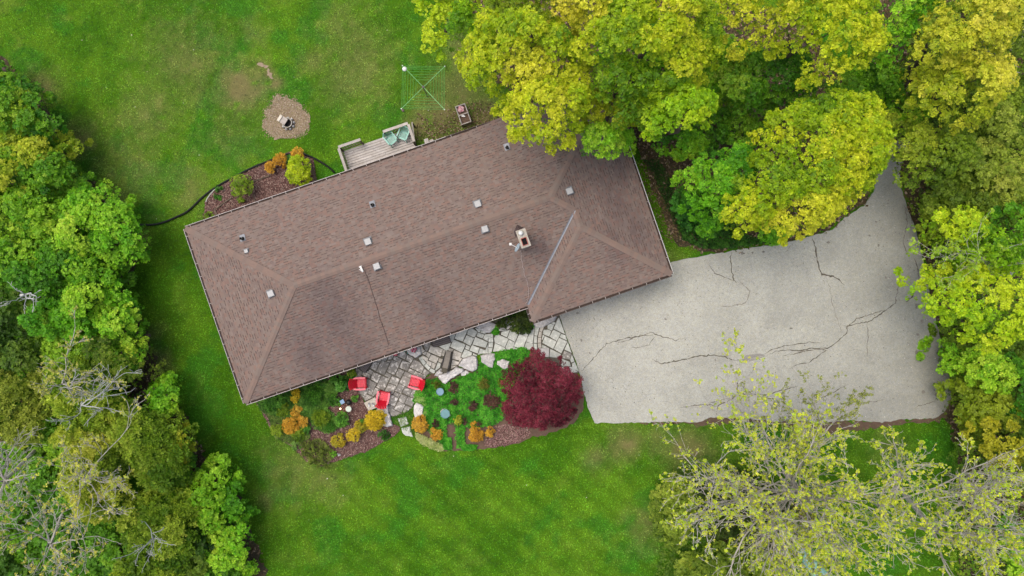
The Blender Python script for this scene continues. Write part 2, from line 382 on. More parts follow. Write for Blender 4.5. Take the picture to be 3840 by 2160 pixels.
# ---------------------------------------------------------------- foliage
def norm(v): return v / (np.linalg.norm(v, axis=-1, keepdims=True) + 1e-9)
def rosettes(P, Nn, rad, col, k, rg, lift=0.3, wid=0.42, cvar=0.17, droop=0.15, tri=False):
    "k leaves round every cluster centre; P (C,3) Nn (C,3) rad (C,) col (C,3)"
    C = len(P); Nn = norm(Nn); ref = np.where(np.abs(Nn[:, 2:3]) < 0.9, np.array([[0, 0, 1.0]]), np.array([[1.0, 0, 0]]))
    t1 = norm(np.cross(Nn, ref)); t2 = np.cross(Nn, t1)
    a = rg.uniform(0, 6.283, (C, 1)) + np.arange(k)[None] * (6.283 / k) + rg.normal(0, 0.35, (C, k))
    d = np.cos(a)[..., None] * t1[:, None] + np.sin(a)[..., None] * t2[:, None]
    sd = np.cross(np.broadcast_to(Nn[:, None], d.shape), d); rr = (rad[:, None] * rg.uniform(0.7, 1.25, (C, k)))[..., None]
    up = Nn[:, None]; l = rg.normal(lift, 0.25, (C, k, 1))
    base = P[:, None] + d * rr * 0.1
    mid = P[:, None] + d * rr * 0.6 + up * rr * l
    tip = P[:, None] + d * rr * 1.05 + up * rr * (l * 0.9 - droop)
    w_ = rr * wid * rg.uniform(0.8, 1.3, (C, k, 1))
    if tri:
        e = base + (tip - base) * rg.uniform(.78, 1.0, (C, k, 1)); V = np.stack([base, e + sd * w_ * 1.15 + up * rr * rg.normal(0, .12, (C, k, 1)), e - sd * w_ * 1.15], 2).reshape(-1, 3, 3)
    else: V = np.stack([base, mid + sd * w_, tip, mid - sd * w_], 2).reshape(-1, 4, 3)
    cc = (col[:, None] * rg.normal(1, cvar, (C, k, 1))).clip(0.003, 0.8).reshape(-1, 3)
    return V, cc
def scatter_poly(poly, sp, rg):
    a = np.array(poly); x0, y0 = a.min(0); x1, y1 = a.max(0)
    gx, gy = np.meshgrid(np.arange(x0, x1 + sp, sp), np.arange(y0, y1 + sp, sp * 0.87)); gx[1::2] += sp / 2
    x = gx.ravel() + rg.uniform(-.4, .4, gx.size) * sp; y = gy.ravel() + rg.uniform(-.4, .4, gx.size) * sp
    k = inpoly(x, y, poly); return x[k], y[k]
def edge_dist(x, y, poly):
    d = np.full(x.shape, 1e9)
    for i in range(len(poly)):
        ax, ay = poly[i]; bx, by = poly[(i + 1) % len(poly)]; vx, vy = bx - ax, by - ay; L = vx * vx + vy * vy + 1e-12
        t = np.clip(((x - ax) * vx + (y - ay) * vy) / L, 0, 1); d = np.minimum(d, np.hypot(x - ax - t * vx, y - ay - t * vy))
    return d
NLEAF = [0]
def crown_arrays(poly, z0, z1, pal, seed, bough=2.3, lump=0.55, leaf=0.12, k=6, gap=0.06, dens=1.0, axis_up=0.45, lift=0.3, wid=0.42, relief=1.1, pscale=0.35, droop=0.15, spray=0.0, under=True, cspread=1.0):
    rg = np.random.default_rng(seed)
    a = np.array(poly); c0 = a.mean(0)
    bx, by = scatter_poly(poly, bough, rg); 
    if len(bx) == 0: bx, by = np.array([c0[0]]), np.array([c0[1]])
    bz = rg.normal(0, 0.45, len(bx)) * relief; bc = rg.normal(0, 0.16, len(bx)) * cspread
    x, y = scatter_poly(poly, lump * 0.95, rg)
    if len(x) == 0: x, y = np.array([c0[0]]), np.array([c0[1]])
    ed = edge_dist(x, y, poly); R0 = max(0.3, ed.max())
    dd = np.hypot(x[:, None] - bx[None], y[:, None] - by[None]); j = dd.argmin(1); dm = dd.min(1)
    dome = np.sqrt(1 - (1 - np.clip(ed / R0, 0, 1)) ** 2)
    bh = 1 - (dm / (bough * 0.62)) ** 2
    z = z0 + (z1 - z0) * dome + relief * 0.75 * bh + bz[j] + rg.normal(0, 0.14, len(x)) * relief
    ds = np.sort(dd, 1); crev = (ds[:, 1] - ds[:, 0]) if dd.shape[1] > 1 else np.ones(len(x))
    keep = (rg.uniform(size=len(x)) > gap) & ~((crev < 0.16 * bough) & (rg.uniform(size=len(x)) < 0.35 * min(relief, 1)))
    nrm = np.stack([(x - bx[j]) / bough * 1.2, (y - by[j]) / bough * 1.2, np.full(len(x), 0.9)], 1)
    x, y, z, j, nrm, bh, ed = (v[keep] for v in (x, y, z, j, nrm, bh, ed))
    lr = lump * rg.uniform(0.7, 1.15, len(x)); lr = np.minimum(lr, ed + lump * 0.45)
    lc = bc[j] + rg.normal(0, 0.10, len(x)) + (fbm(x * pscale, y * pscale, seed) - 0.5) * 1.1
    per = max(6, int(dens * 3.5 * lump ** 2 / (leaf * 1.0) ** 2 * 0.42))
    n = len(x); u = rg.uniform(-0.05, 1, (n, per)); ph = rg.uniform(0, 6.283, (n, per)); s = np.sqrt(1 - u * u)
    D = np.stack([s * np.cos(ph), s * np.sin(ph), u], -1)
    # hemisphere about the lump's own outward direction
    D = norm(D + norm(nrm)[:, None] * 0.25)
    rj = lr[:, None, None] * rg.normal(1, 0.09, (n, per, 1))
    P = np.stack([x, y, z], 1)[:, None] + D * rj * np.array([1, 1, 0.75])
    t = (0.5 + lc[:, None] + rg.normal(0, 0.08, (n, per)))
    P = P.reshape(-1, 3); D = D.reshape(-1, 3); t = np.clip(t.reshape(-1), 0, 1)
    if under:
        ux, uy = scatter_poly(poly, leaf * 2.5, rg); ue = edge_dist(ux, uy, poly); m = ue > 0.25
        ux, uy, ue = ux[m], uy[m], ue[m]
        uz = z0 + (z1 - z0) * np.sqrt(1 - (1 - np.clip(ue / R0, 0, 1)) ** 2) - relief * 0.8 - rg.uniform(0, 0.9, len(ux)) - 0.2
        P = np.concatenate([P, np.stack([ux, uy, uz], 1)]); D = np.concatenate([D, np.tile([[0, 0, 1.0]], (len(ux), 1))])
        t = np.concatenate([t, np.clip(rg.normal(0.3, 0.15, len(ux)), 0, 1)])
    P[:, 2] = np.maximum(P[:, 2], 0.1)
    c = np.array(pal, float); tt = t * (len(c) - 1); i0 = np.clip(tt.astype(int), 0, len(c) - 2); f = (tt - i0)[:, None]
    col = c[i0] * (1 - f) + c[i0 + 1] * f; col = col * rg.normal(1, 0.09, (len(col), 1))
    ax = norm(D * (1 - axis_up) + np.array([0, 0, 1.0]) * axis_up + rg.normal(0, 0.2, P.shape))
    if spray: ax = norm(ax + rg.normal(0, spray, P.shape))
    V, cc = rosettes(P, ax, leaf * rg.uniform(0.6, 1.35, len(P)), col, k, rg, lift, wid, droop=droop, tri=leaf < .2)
    NLEAF[0] += len(V)
    return V, cc
def shift_poly(pxp, z):
    return [at(x, y, z)[:2] for x, y in pxp]
def trunk_mb(base, top, r, rg, limbs=5, spread=2.0):
    m = MB(); b = Vector(base); t = Vector(top); P = [b.lerp(t, i / 5) + Vector((rg.normal(0, .06), rg.normal(0, .06), 0)) * (i > 0) for i in range(6)]
    m.tube(P, [r * (1.25 - 0.13 * i) for i in range(6)], 9)
    for q in range(limbs):
        a = q * 6.283 / limbs + rg.uniform(-.4, .4); h = rg.uniform(0.45, 0.9); s = b.lerp(t, h); e = spread * rg.uniform(0.6, 1)
        m.tube([s, s + Vector((math.cos(a) * e * .5, math.sin(a) * e * .5, .5 + e * .25)), s + Vector((math.cos(a) * e, math.sin(a) * e, .8 + e * .45))], [r * .45, r * .3, r * .12], 6)
    return m
def tree(name, label, cat, pxp, z0, z1, pal, seed, group=None, mat='darkbark', tr=0.16, hs=1.0, tb=None, **kw):
    z0 *= hs; z1 *= hs
    zm = z0 + (z1 - z0) * 0.6; poly = shift_poly(pxp, zm); a = np.array(poly); c = a.mean(0)
    rg = np.random.default_rng(seed + 999)
    root = thing(name, label, cat, (c[0], c[1], 0), 0, group)
    V, cc = crown_arrays(poly, z0, z1, pal, seed, **kw)
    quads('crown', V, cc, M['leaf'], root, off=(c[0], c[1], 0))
    ext = min(np.ptp(a[:, 0]), np.ptp(a[:, 1])) * 0.33
    bx_, by_ = (at(*tb)[0] - c[0], at(*tb)[1] - c[1]) if tb else (c[0] * .1, c[1] * .1)
    trunk_mb((bx_, by_, 0), (rg.normal(0, .2), rg.normal(0, .2), max(0.4, z1 - 1.4)), tr, rg, 6, ext).obj('trunk', M[mat], root, smooth_=True)
    return root

def tubes_mesh(name, segs, mat, parent, off):
    "segs: list of (points (n,3) array, radii (n,), sides)"
    Vs = []; Fs = []; o = 0
    for P, rr, n in segs:
        d = np.gradient(P, axis=0); d = norm(d); ref = np.array([0.31, 0.17, 0.93]); a = norm(np.cross(d, ref)); b = np.cross(d, a)
        th = np.arange(n) * 6.283 / n
        ring = P[:, None] + (np.cos(th)[None, :, None] * a[:, None] + np.sin(th)[None, :, None] * b[:, None]) * rr[:, None, None]
        m = len(P); Vs.append(ring.reshape(-1, 3)); i = np.arange(m - 1)[:, None] * n; k = np.arange(n)[None]; k2 = (k + 1) % n
        Fs.append((np.stack([i + k, i + k2, i + n + k2, i + n + k], -1).reshape(-1, 4)) + o); o += m * n
    V = np.concatenate(Vs) - np.array(off); F = np.concatenate(Fs)
    me = bpy.data.meshes.new(name); me.vertices.add(len(V)); me.vertices.foreach_set('co', V.astype(np.float32).ravel())
    me.loops.add(F.size); me.loops.foreach_set('vertex_index', F.astype(np.int32).ravel())
    me.polygons.add(len(F)); me.polygons.foreach_set('loop_start', np.arange(0, F.size, 4, dtype=np.int32))
    me.polygons.foreach_set('use_smooth', np.ones(len(F), bool))
    me.materials.append(mat); me.update(calc_edges=True)
    ob = bpy.data.objects.new(name, me); COL.objects.link(ob); ob.parent = parent
    return ob
def grow(p, d, L, r, lev, rg, segs, tips, maxlev, kids_=(7, 7, 5), upb=0.12, rmin=0.009):
    n = 6 if lev < 2 else 4; P = [p]; dd = d / np.linalg.norm(d)
    for i in range(n):
        dd = dd + rg.normal(0, 0.16 if lev < 2 else 0.24, 3); dd[2] += upb * 0.5; dd = dd / np.linalg.norm(dd); P.append(P[-1] + dd * L / n)
    P = np.array(P); rr = np.linspace(r, max(rmin, r * 0.4), n + 1); segs.append((P, rr, 7 if lev == 0 else (4 if lev < 2 else 3)))
    if lev < maxlev:
        for c in range(kids_[min(lev, len(kids_) - 1)]):
            t = rg.uniform(0.25, 1.0) if c else 1.0; f = t * n; i = min(int(f), n - 1); q = P[i] + (P[i + 1] - P[i]) * (f - i)
            ax = norm((P[i + 1] - P[i])[None])[0]; s = norm(np.cross(ax, rg.normal(0, 1, 3))[None])[0]; an = rg.uniform(0.35, 0.95) if c else 0.2
            grow(q, ax * math.cos(an) + s * math.sin(an), L * rg.uniform(0.3, 0.5) * (1.1 - 0.4 * t), max(rmin, rr[i] * rg.uniform(0.42, 0.6)), lev + 1, rg, segs, tips, maxlev, kids_, upb, rmin)
    if lev >= maxlev - 1: tips.append(P[-1]); tips.append(P[n // 2])
def bare_tree(name, label, cat, base_px, fork_z, limbs, seed, mat='bark', group=None, leafpal=None, leafn=5, leafr=0.1, maxlev=3, tr=0.2, kids_=(7, 6, 4), base_z=0.0, leafp=1.0, rmin=0.009, fork_px=None, upb=0.12):
    "limbs: list of (px, py, z) end points seen in the photo"
    rg = np.random.default_rng(seed); b = np.array(at(*base_px, 0.0)); fk = np.array(at(*(fork_px or base_px), fork_z)) if fork_px else np.array([b[0], b[1], fork_z])
    root = thing(name, label, cat, tuple(b), 0, group); segs = []; tips = []
    P = np.array([b + (fk - b) * t for t in np.linspace(0, 1, 5)]); segs_t = [(P, np.linspace(tr * 1.2, tr * 0.85, 5), 10)]
    tubes_mesh('trunk', segs_t, M[mat], root, b)
    for (lx, ly, lz) in limbs:
        e = np.array(at(lx, ly, lz)); d = e - fk; L = np.linalg.norm(d); grow(fk.copy(), d, L * .9, tr * rg.uniform(0.4, 0.55), 0, rg, segs, tips, maxlev, kids_, upb, rmin)
    tubes_mesh('branches', segs, M[mat], root, b)
    if leafpal is not None:
        T = np.array(tips); T = T[rg.uniform(size=len(T)) < leafp]; c = np.array(leafpal); col = c[rg.integers(0, len(c), len(T))]
        V, cc = rosettes(T, rg.normal(0, .3, T.shape) + [0, 0, 1], leafr * rg.uniform(.6, 1.3, len(T)), col, leafn, rg)
        quads('leaves', V, cc, M['leaf'], root, off=b); NLEAF[0] += len(V)
    return root

# ================================================================ THE SETTING
DRIVE_PX = [(2480, 1010), (2517, 982), (2646, 957), (2747, 940), (2903, 915), (3004, 896), (3121, 862), (3166, 817), (3238, 773), (3275, 720), (3290, 640), (3300, 540), (3420, 520), (3372, 640), (3375, 700), (3400, 778), (3440, 884), (3462, 991), (3490, 1136), (3512, 1220), (3535, 1304), (3552, 1371), (3563, 1443), (3565, 1489), (3546, 1539), (3507, 1567), (3378, 1572), (3306, 1584), (3180, 1574), (3080, 1586), (2990, 1576), (2903, 1581), (2836, 1572), (2713, 1564), (2652, 1567), (2612, 1584), (2520, 1581), (2400, 1583), (2300, 1587), (2229, 1586), (2206, 1530), (2186, 1460), (2172, 1393), (2098, 1184), (2080, 1150)]
LITTER_PX = [  # forest floor, in ground pixels
    [(-60, 150), (30, 230), (130, 340), (230, 500), (280, 640), (370, 700), (460, 790), (500, 860), (520, 960), (480, 1060), (500, 1160), (540, 1250), (600, 1390), (660, 1500), (730, 1640), (820, 1780), (900, 1900), (960, 2030), (1040, 2250), (-60, 2250)],
    [(2395, 560), (2430, 640), (2480, 800), (2530, 900), (2640, 950), (2750, 935), (2905, 910), (3010, 890), (3125, 855), (3170, 810), (3240, 765), (3290, 640), (3300, 540), (3000, 60), (2400, -60), (1750, -60), (1790, 120), (1860, 300), (1990, 400), (2290, 420)],
    [(3360, 620), (3380, 700), (3405, 780), (3445, 884), (3467, 990), (3495, 1136), (3517, 1220), (3542, 1304), (3558, 1371), (3570, 1443), (3572, 1489), (3558, 1550), (3560, 1620), (3590, 1700), (3600, 1800), (3590, 1950), (3600, 2250), (3950, 2250), (3950, -60), (3200, -60), (3300, 400)],
    [(2640, 1840), (2760, 1780), (2900, 1840), (3060, 1940), (3040, 2040), (2960, 2120), (2760, 2080), (2640, 1980)]]
SOILEDGE_PX = [(2400, 1578), (2612, 1578), (2652, 1562), (2836, 1566), (3080, 1580), (3306, 1578), (3507, 1562), (3565, 1489), (3575, 1500), (3555, 1560), (3480, 1586), (3330, 1600), (3200, 1612), (3100, 1624), (2980, 1604), (2860, 1586), (2780, 1578), (2700, 1592), (2640, 1594), (2600, 1590), (2400, 1588)]

BROWN = [(1005, 275, 26, 1.0), (1030, 312, 28, 1.1), (980, 246, 20, .8), (960, 330, 50, .8), (1330, 260, 150, .5), (1180, 230, 60, .5), (900, 330, 90, .95), (960, 300, 60, .8), (700, 230, 160, .45), (560, 420, 130, .4), (480, 640, 150, .35), (700, 700, 100, .4), (860, 500, 110, .35), (950, 120, 60, .3), (1290, 120, 110, .35), (1650, 440, 90, .9), (1720, 350, 120, .7), (1740, 200, 70, .8), (1580, 470, 60, .9), (1820, 430, 70, 1.0), (1630, 390, 70, .6),
         (2350, 1660, 60, .9), (2310, 1690, 40, .7), (2240, 1720, 50, .5), (2580, 1690, 90, .8), (2470, 1650, 60, .5), (1090, 1770, 120, .35), (1210, 1800, 90, .4), (2430, 1980, 80, .45), (1000, 1880, 30, .6), (420, 760, 60, .8), (300, 520, 60, .8), (500, 900, 50, .8), (560, 1260, 60, .3), (590, 1350, 50, .8), (140, 330, 70, .7), (2510, 980, 60, .3), (1180, 1540, 0.1, 0), (3330, 1680, 60, .4)]
def lawn_colour(X, Y):
    "albedo of the lawn at world X,Y: blades, clover, moss, thatch, mowing lanes"
    px = 1920 + X * 64; py = 1080 - Y * 64
    n1 = fbm(px / 170, py / 170, 3); n2 = fbm(px / 60, py / 60, 11); n3 = fbm(px / 22, py / 22, 23)
    g1 = np.array(A(74, 124, 18)); g2 = np.array(A(98, 144, 28)); g3 = np.array(A(66, 130, 28)); gy = np.array(A(132, 154, 60)); br = np.array(A(142, 132, 88))
    t = smooth(0.35, 0.65, n1 * 0.55 + n2 * 0.45)[..., None]; c = g1 * (1 - t) + g2 * t
    north = smooth(900, 500, py)
    t = (smooth(0.52, 0.68, fbm(px / 110 + 9, py / 110, 41)) * 0.8)[..., None]; c = c * (1 - t) + g3 * t
    t = (smooth(0.55, 0.75, fbm(px / 75, py / 75 + 5, 51) * 0.7 + n3 * 0.3) * (0.2 + 0.3 * north))[..., None]; c = c * (1 - t) + gy * t
    # mowing lanes on the south lawn, running down to the right
    ang = (px * 0.62 - (py - 1500) * 0.78); lane = np.tanh(2.2 * np.sin(ang / 11.0 + .8 * (n1 - .5))) * smooth(1620, 1760, py) * smooth(1150, 1400, px) * (0.5 + 0.8 * fbm(px / 200, py / 90, 8))
    lane = lane + .5 * np.tanh(2 * np.sin((px * .45 + py * .9) / 13.0)) * smooth(560, 300, py) * fbm(px / 300, py / 300, 6)
    c = c * (1 + 0.11 * lane[..., None])
    bm = np.zeros(px.shape)
    for x0, y0, s, a in BROWN: bm = np.maximum(bm, a * np.exp(-((px - x0) ** 2 + (py - y0) ** 2) / (s * s + 1)))
    bm = np.clip(bm * (0.45 + 1.1 * n2) + (bm > .05) * (n3 - .5) * .5, 0, 1) * 0.9
    c = c * (1 - bm[..., None]) + br * bm[..., None]
    # bright clover spots
    cl = smooth(0.74, 0.8, fbm(px / 26 + 3, py / 26, 77, 3)) * 0.6 * north
    c = c * (1 - cl[..., None]) + np.array(A(100, 156, 26)) * cl[..., None]
    return c * (0.94 + 0.24 * n3)[..., None]

# ground: a fine grid under the garden, a wide sheet beyond
gx = np.arange(-38, 38.01, 0.2); gy = np.arange(-24, 24.01, 0.2); GX, GY = np.meshgrid(gx, gy); nx, ny = len(gx), len(gy)
GZ = (fbm(GX / 3, GY / 3, 5) - 0.5) * 0.03 - 0.02
me = bpy.data.meshes.new('lawn'); V = np.stack([GX, GY, GZ], -1).reshape(-1, 3)
i = (np.arange(ny - 1)[:, None] * nx + np.arange(nx - 1)[None]).ravel(); F = np.stack([i, i + 1, i + nx + 1, i + nx], 1)
me.vertices.add(len(V)); me.vertices.foreach_set('co', V.astype(np.float32).ravel()); me.loops.add(F.size); me.loops.foreach_set('vertex_index', F.astype(np.int32).ravel())
me.polygons.add(len(F)); me.polygons.foreach_set('loop_start', np.arange(0, F.size, 4, dtype=np.int32))
ca = me.color_attributes.new('Col', 'FLOAT_COLOR', 'POINT'); cc = np.ones((len(V), 4), np.float32); cc[:, :3] = lawn_colour(GX, GY).reshape(-1, 3) * 0.72
ca.data.foreach_set('color', cc.ravel()); me.materials.append(M['turf']); me.update(calc_edges=True)
o = bpy.data.objects.new('lawn', me); COL.objects.link(o); o['kind'] = 'structure'
far = plain('field', A(78, 124, 26), 0.95, var=0.3, nscale=0.3)
m = MB(); m.add([(-400, -400, -.12), (400, -400, -.12), (400, 400, -.12), (-400, 400, -.12)], [(0, 1, 2, 3)]); o = m.obj('ground', far); o['kind'] = 'structure'

for k, pp in enumerate(LITTER_PX):
    sheet('forest_floor', jag(pts(pp), 0.35, 0.12, k + 3), 0.012 + 0.002 * k, M['litter'])
sheet('soil_verge', jag(pts(SOILEDGE_PX), 0.2, 0.09, 31), 0.0, M['darksoil'])
DRIVE = jag(pts(DRIVE_PX), 0.16, 0.022, 8)
drive = sheet('driveway', DRIVE, 0.055, M['drive'], thick=0.12)
DIRT_PX = cr([(1260, 180), (1330, 150), (1380, 60), (1420, -30), (1470, 10), (1540, 30), (1630, 60), (1680, 110), (1720, 170), (1770, 210), (1800, 260), (1810, 310), (1790, 390), (1740, 430), (1690, 480), (1600, 510), (1500, 515), (1400, 500), (1310, 440), (1260, 390), (1240, 330), (1290, 260)], 600, 360, 3.22)
sheet('dirt_patch', jag(jag(pts(DIRT_PX), 0.4, 0.1, 4), 0.1, 0.045, 4), 0.008, M['soil'])
sheet('dirt_patch', jag(pts([(1004, 256), (1012, 270), (1022, 292), (1016, 298), (1002, 282)]), 0.1, 0.04, 5), 0.004, M['soil'])
sheet('dirt_patch', jag(pts([(962, 240), (980, 236), (1006, 246), (1000, 256), (975, 250)]), 0.1, 0.03, 6), 0.004, M['soil'])
NBED_PX = cr([(550, 1280), (590, 1200), (660, 1130), (800, 1030), (950, 960), (1100, 880), (1300, 800), (1420, 740), (1520, 690), (1640, 655), (1760, 690), (1850, 760), (1900, 1020), (1700, 1110), (1400, 1220), (1100, 1330), (800, 1440), (700, 1470), (560, 1440), (545, 1350)], 600, 360, 3.22)
NBED2 = NBED_PX[:-6] + [(1215, 715), (900, 820), (770, 850), (765, 808)]
sheet('north_flower_bed', jag(pts(NBED2), 0.2, 0.04, 12), 0.03, M['mulch'])
WBED_PX = [(955, 1500), (1010, 1468), (1330, 1360), (1345, 1420), (1352, 1480), (1390, 1540), (1395, 1600), (1460, 1585), (1500, 1600), (1490, 1625), (1440, 1655), (1380, 1690), (1330, 1705), (1290, 1720), (1240, 1735), (1210, 1748), (1150, 1728), (1120, 1700), (1085, 1668), (1040, 1640), (1010, 1600), (985, 1550)]
sheet('west_flower_bed', jag(pts(WBED_PX), 0.2, 0.05, 14), 0.03, M['mulch'])
EBED_PX = [(1560, 1455), (1580, 1430), (1620, 1400), (1700, 1390), (1790, 1370), (1840, 1330), (1900, 1310), (1990, 1305), (2080, 1340), (2160, 1390), (2190, 1470), (2190, 1530), (2150, 1590), (2060, 1625), (2000, 1640), (1960, 1655), (1900, 1672), (1830, 1680), (1770, 1684), (1720, 1690), (1660, 1688), (1610, 1665), (1570, 1635), (1550, 1590), (1560, 1520)]
sheet('east_flower_bed', jag(pts(EBED_PX), 0.2, 0.05, 15), 0.028, M['darksoil'])
sheet('mulch_path', jag(pts([(1672, 1592), (1700, 1580), (1716, 1600), (1730, 1650), (1728, 1680), (1715, 1694), (1692, 1672), (1684, 1630)]), 0.12, 0.03, 16), 0.036, M['darksoil'])
sheet('mulch_strip', jag(pts([(1850, 1600), (1900, 1590), (1975, 1600), (1990, 1620), (1975, 1640), (1930, 1660), (1860, 1676), (1815, 1670), (1822, 1640)]), 0.12, 0.04, 17), 0.036, M['mulch'])
# patio and walk base
PATIO_PX = [(1330, 1400), (1345, 1380), (1400, 1350), (1560, 1290), (1700, 1245), (1900, 1190), (2095, 1180), (2172, 1398), (2090, 1400), (2020, 1330), (1950, 1300), (1840, 1318), (1780, 1330), (1700, 1390), (1630, 1398), (1604, 1405), (1586, 1422), (1563, 1470), (1545, 1530), (1520, 1548), (1480, 1562), (1462, 1560), (1440, 1520), (1370, 1505), (1345, 1475), (1335, 1440)]
sheet('patio_bed', jag(pts(PATIO_PX), 0.5, 0.01, 18), 0.045, M['joint'])

# cracks and stains in the driveway
def ribbon(name, pl, w0, mat, z, seed, parent):
    rg = random.Random(seed); P = [at(*p)[:2] for p in pl]; Q = []
    for a, b in zip(P[:-1], P[1:]):
        L = math.dist(a, b); k = max(2, int(L / 0.12))
        for j in range(k):
            t = j / k; Q.append((a[0] + (b[0] - a[0]) * t + rg.gauss(0, .022), a[1] + (b[1] - a[1]) * t + rg.gauss(0, .022)))
    Q.append(P[-1]); m = MB(); V = []; n = len(Q)
    for i, q in enumerate(Q):
        a = Q[max(i - 1, 0)]; b = Q[min(i + 1, n - 1)]; L = math.dist(a, b) + 1e-9; nx_, ny_ = -(b[1] - a[1]) / L, (b[0] - a[0]) / L
        wv = w0 * (0.35 + rg.random() * 1.1) * min(1, 0.25 + 4 * min(i, n - 1 - i) / n)
        V += [(q[0] - nx_ * wv, q[1] - ny_ * wv, z), (q[0] + nx_ * wv, q[1] + ny_ * wv, z)]
    m.add(V, [(2 * i, 2 * i + 2, 2 * i + 3, 2 * i + 1) for i in range(n - 1)]); return m.obj(name, mat, parent)
c7 = lambda l: cr(l, 2400, 700, 1.789)
c8 = lambda l: cr(l, 2400, 1360, 1.789)
CR = [(c7([(615, 440), (605, 490), (612, 560), (628, 630), (645, 645)]), .022, 0), (c7([(455, 525), (500, 580), (570, 610), (630, 635)]), .011, 0), (c7([(655, 620), (690, 660), (735, 700), (720, 750), (690, 785), (600, 800), (500, 805)]), .015, 1),
      (c7([(1155, 345), (1170, 400), (1185, 480), (1200, 550), (1220, 590), (1290, 600), (1340, 635), (1370, 660)]), .036, 0), (c7([(1240, 590), (1270, 680), (1290, 800), (1330, 920), (1350, 1000)]), .012, 1),
      (c7([(75, 1160), (150, 1185), (270, 1165), (400, 1135), (500, 1130), (570, 1145), (640, 1165), (690, 1160)]), .026, 0), (c7([(820, 1140), (900, 1110), (960, 1095), (1060, 1100), (1150, 1085), (1265, 1080), (1330, 1030), (1385, 980), (1385, 935), (1450, 920), (1540, 905), (1600, 860), (1660, 820), (1710, 780), (1740, 600)]), .020, 0),
      (c7([(820, 1130), (880, 1090), (960, 1070), (1060, 1055), (1150, 1045), (1220, 1050)]), .016, 0), (c7([(960, 1130), (1060, 1115), (1160, 1090), (1250, 1095), (1200, 1130), (1130, 1180), (1060, 1190), (1000, 1220)]), .018, 0), (c7([(1350, 932), (1390, 935), (1450, 885), (1530, 860), (1640, 825)]), .018, 0),
      (c7([(1520, 910), (1525, 1000), (1522, 1080), (1520, 1140)]), .013, 0), (c7([(1780, 775), (1825, 740), (1830, 690)]), .035, 0), (c7([(1750, 760), (1640, 770)]), .01, 1), (c7([(1835, 480), (1860, 560), (1865, 640)]), .02, 0), (c7([(1770, 120), (1790, 240), (1760, 380), (1790, 450), (1830, 455)]), .012, 0),
      ([(2180, 1392), (2210, 1360), (2245, 1320), (2275, 1290), (2340, 1270), (2400, 1260), (2440, 1245), (2462, 1256), (2495, 1264), (2528, 1276), (2562, 1270)], .018, 0), (c7([(100, 1005), (60, 1060), (0, 1075), (-60, 1080)]), .011, 0), ([(2310, 1285), (2360, 1275), (2400, 1256), (2450, 1258)], .012, 0),
      (c8([(640, 80), (650, 140), (655, 205), (620, 240), (520, 285), (510, 350)]), .022, 0), (c8([(655, 205), (750, 210), (830, 215), (930, 190), (1060, 155)]), .018, 0), (c8([(270, 300), (420, 280), (520, 290)]), .015, 0), (c8([(430, 280), (560, 245), (620, 235)]), .014, 0), (c8([(1200, 240), (1290, 200), (1350, 165), (1395, 145)]), .018, 0), (c8([(1460, 275), (1560, 260), (1640, 245)]), .012, 0), (c8([(1840, 300), (1920, 275), (1985, 255)]), .010, 0), (c7([(975, 440), (1015, 390)]), .012, 1)]
for k, (pl, wd, mt) in enumerate(CR): ribbon('crack', pl, wd * 1.3, M['faintcrack' if mt else 'crack'], 0.059 + 0.0006 * (k % 5), 50 + k, drive)
sheet('asphalt_patch', jag(pts(c7([(685, 1150), (710, 1130), (800, 1118), (830, 1125), (820, 1145), (740, 1167), (690, 1167)])), .1, .01, 3), 0.063, M['patch'], None, drive)
rgs = random.Random(9)
def blob(px, py, r, seed, ex=1.0):
    rg = random.Random(seed); return [at(px + r * ex * math.cos(a * .5236) * rg.uniform(.7, 1.2), py + r * math.sin(a * .5236) * rg.uniform(.7, 1.2))[:2] for a in range(12)]
ST = [(3439, 1149, 12, 1), (3441, 1254, 6, 1), (3456, 1205, 8, 1), (3485, 1292, 10, .7), (3442, 1322, 12, 1.6), (3104, 908, 5, 1.4), (3258, 883, 5, 1), (3292, 920, 8, .7), (3282, 938, 4, 1), (2965, 1232, 5, 1.5), (3284, 832, 4, 1), (2784, 950, 6, 1.8), (2860, 945, 4, 2), (2820, 948, 4, 1.5), (3320, 1040, 5, 1), (2681, 1350, 4, 1), (3512, 1480, 10, 1.3), (3460, 1470, 9, .8), (3540, 1400, 12, .6), (2210, 1323, 4, 1), (2120, 1268, 4, 1), (2180, 1276, 6, 1), (2166, 1174, 5, 1.5), (2495, 1196, 5, 1.2)]
for k, (x, y, r, e) in enumerate(ST): sheet('stain', jag(blob(x, y, r * .8, k, e), .05, .02, k), 0.0625, M['oil'], None, drive)
rg0 = np.random.default_rng(77)

# lawn blades: one object nobody could count
n = 430000
bx = rg0.uniform(-31, 31, n); by = rg0.uniform(-18, 18, n); jx = bx + rg0.normal(0, .11, n); jy = by + rg0.normal(0, .11, n)
keep = ~inpoly(jx, jy, pts(DRIVE_PX)) & ~inpoly(jx, jy, pts(PATIO_PX))
for pp in (NBED2, WBED_PX, EBED_PX, [(1488, 1566), (1525, 1560), (1552, 1602), (1555, 1642), (1515, 1634), (1502, 1602)]): keep &= ~inpoly(jx, jy, pts(pp))
keep &= ~inpoly(bx + rg0.normal(0, .24, n), by + rg0.normal(0, .24, n), pts(DIRT_PX))
lit = np.zeros(n, bool)
for pp in LITTER_PX: lit |= inpoly(jx + rg0.normal(0, .15, n), jy + rg0.normal(0, .15, n), pts(pp))
keep &= ~lit
keep &= ~(inpoly(jx, jy, pts(SOILEDGE_PX)) & (rg0.uniform(size=n) < .8))
HX0, HY0, TH = -17.847, 3.257, 0.331; HL, HW, HB, HPR, EZ, PIT = 24.305, 10.091, 8.024, 0.903, 2.7, 0.30
ct, stt = math.cos(TH), math.sin(TH)
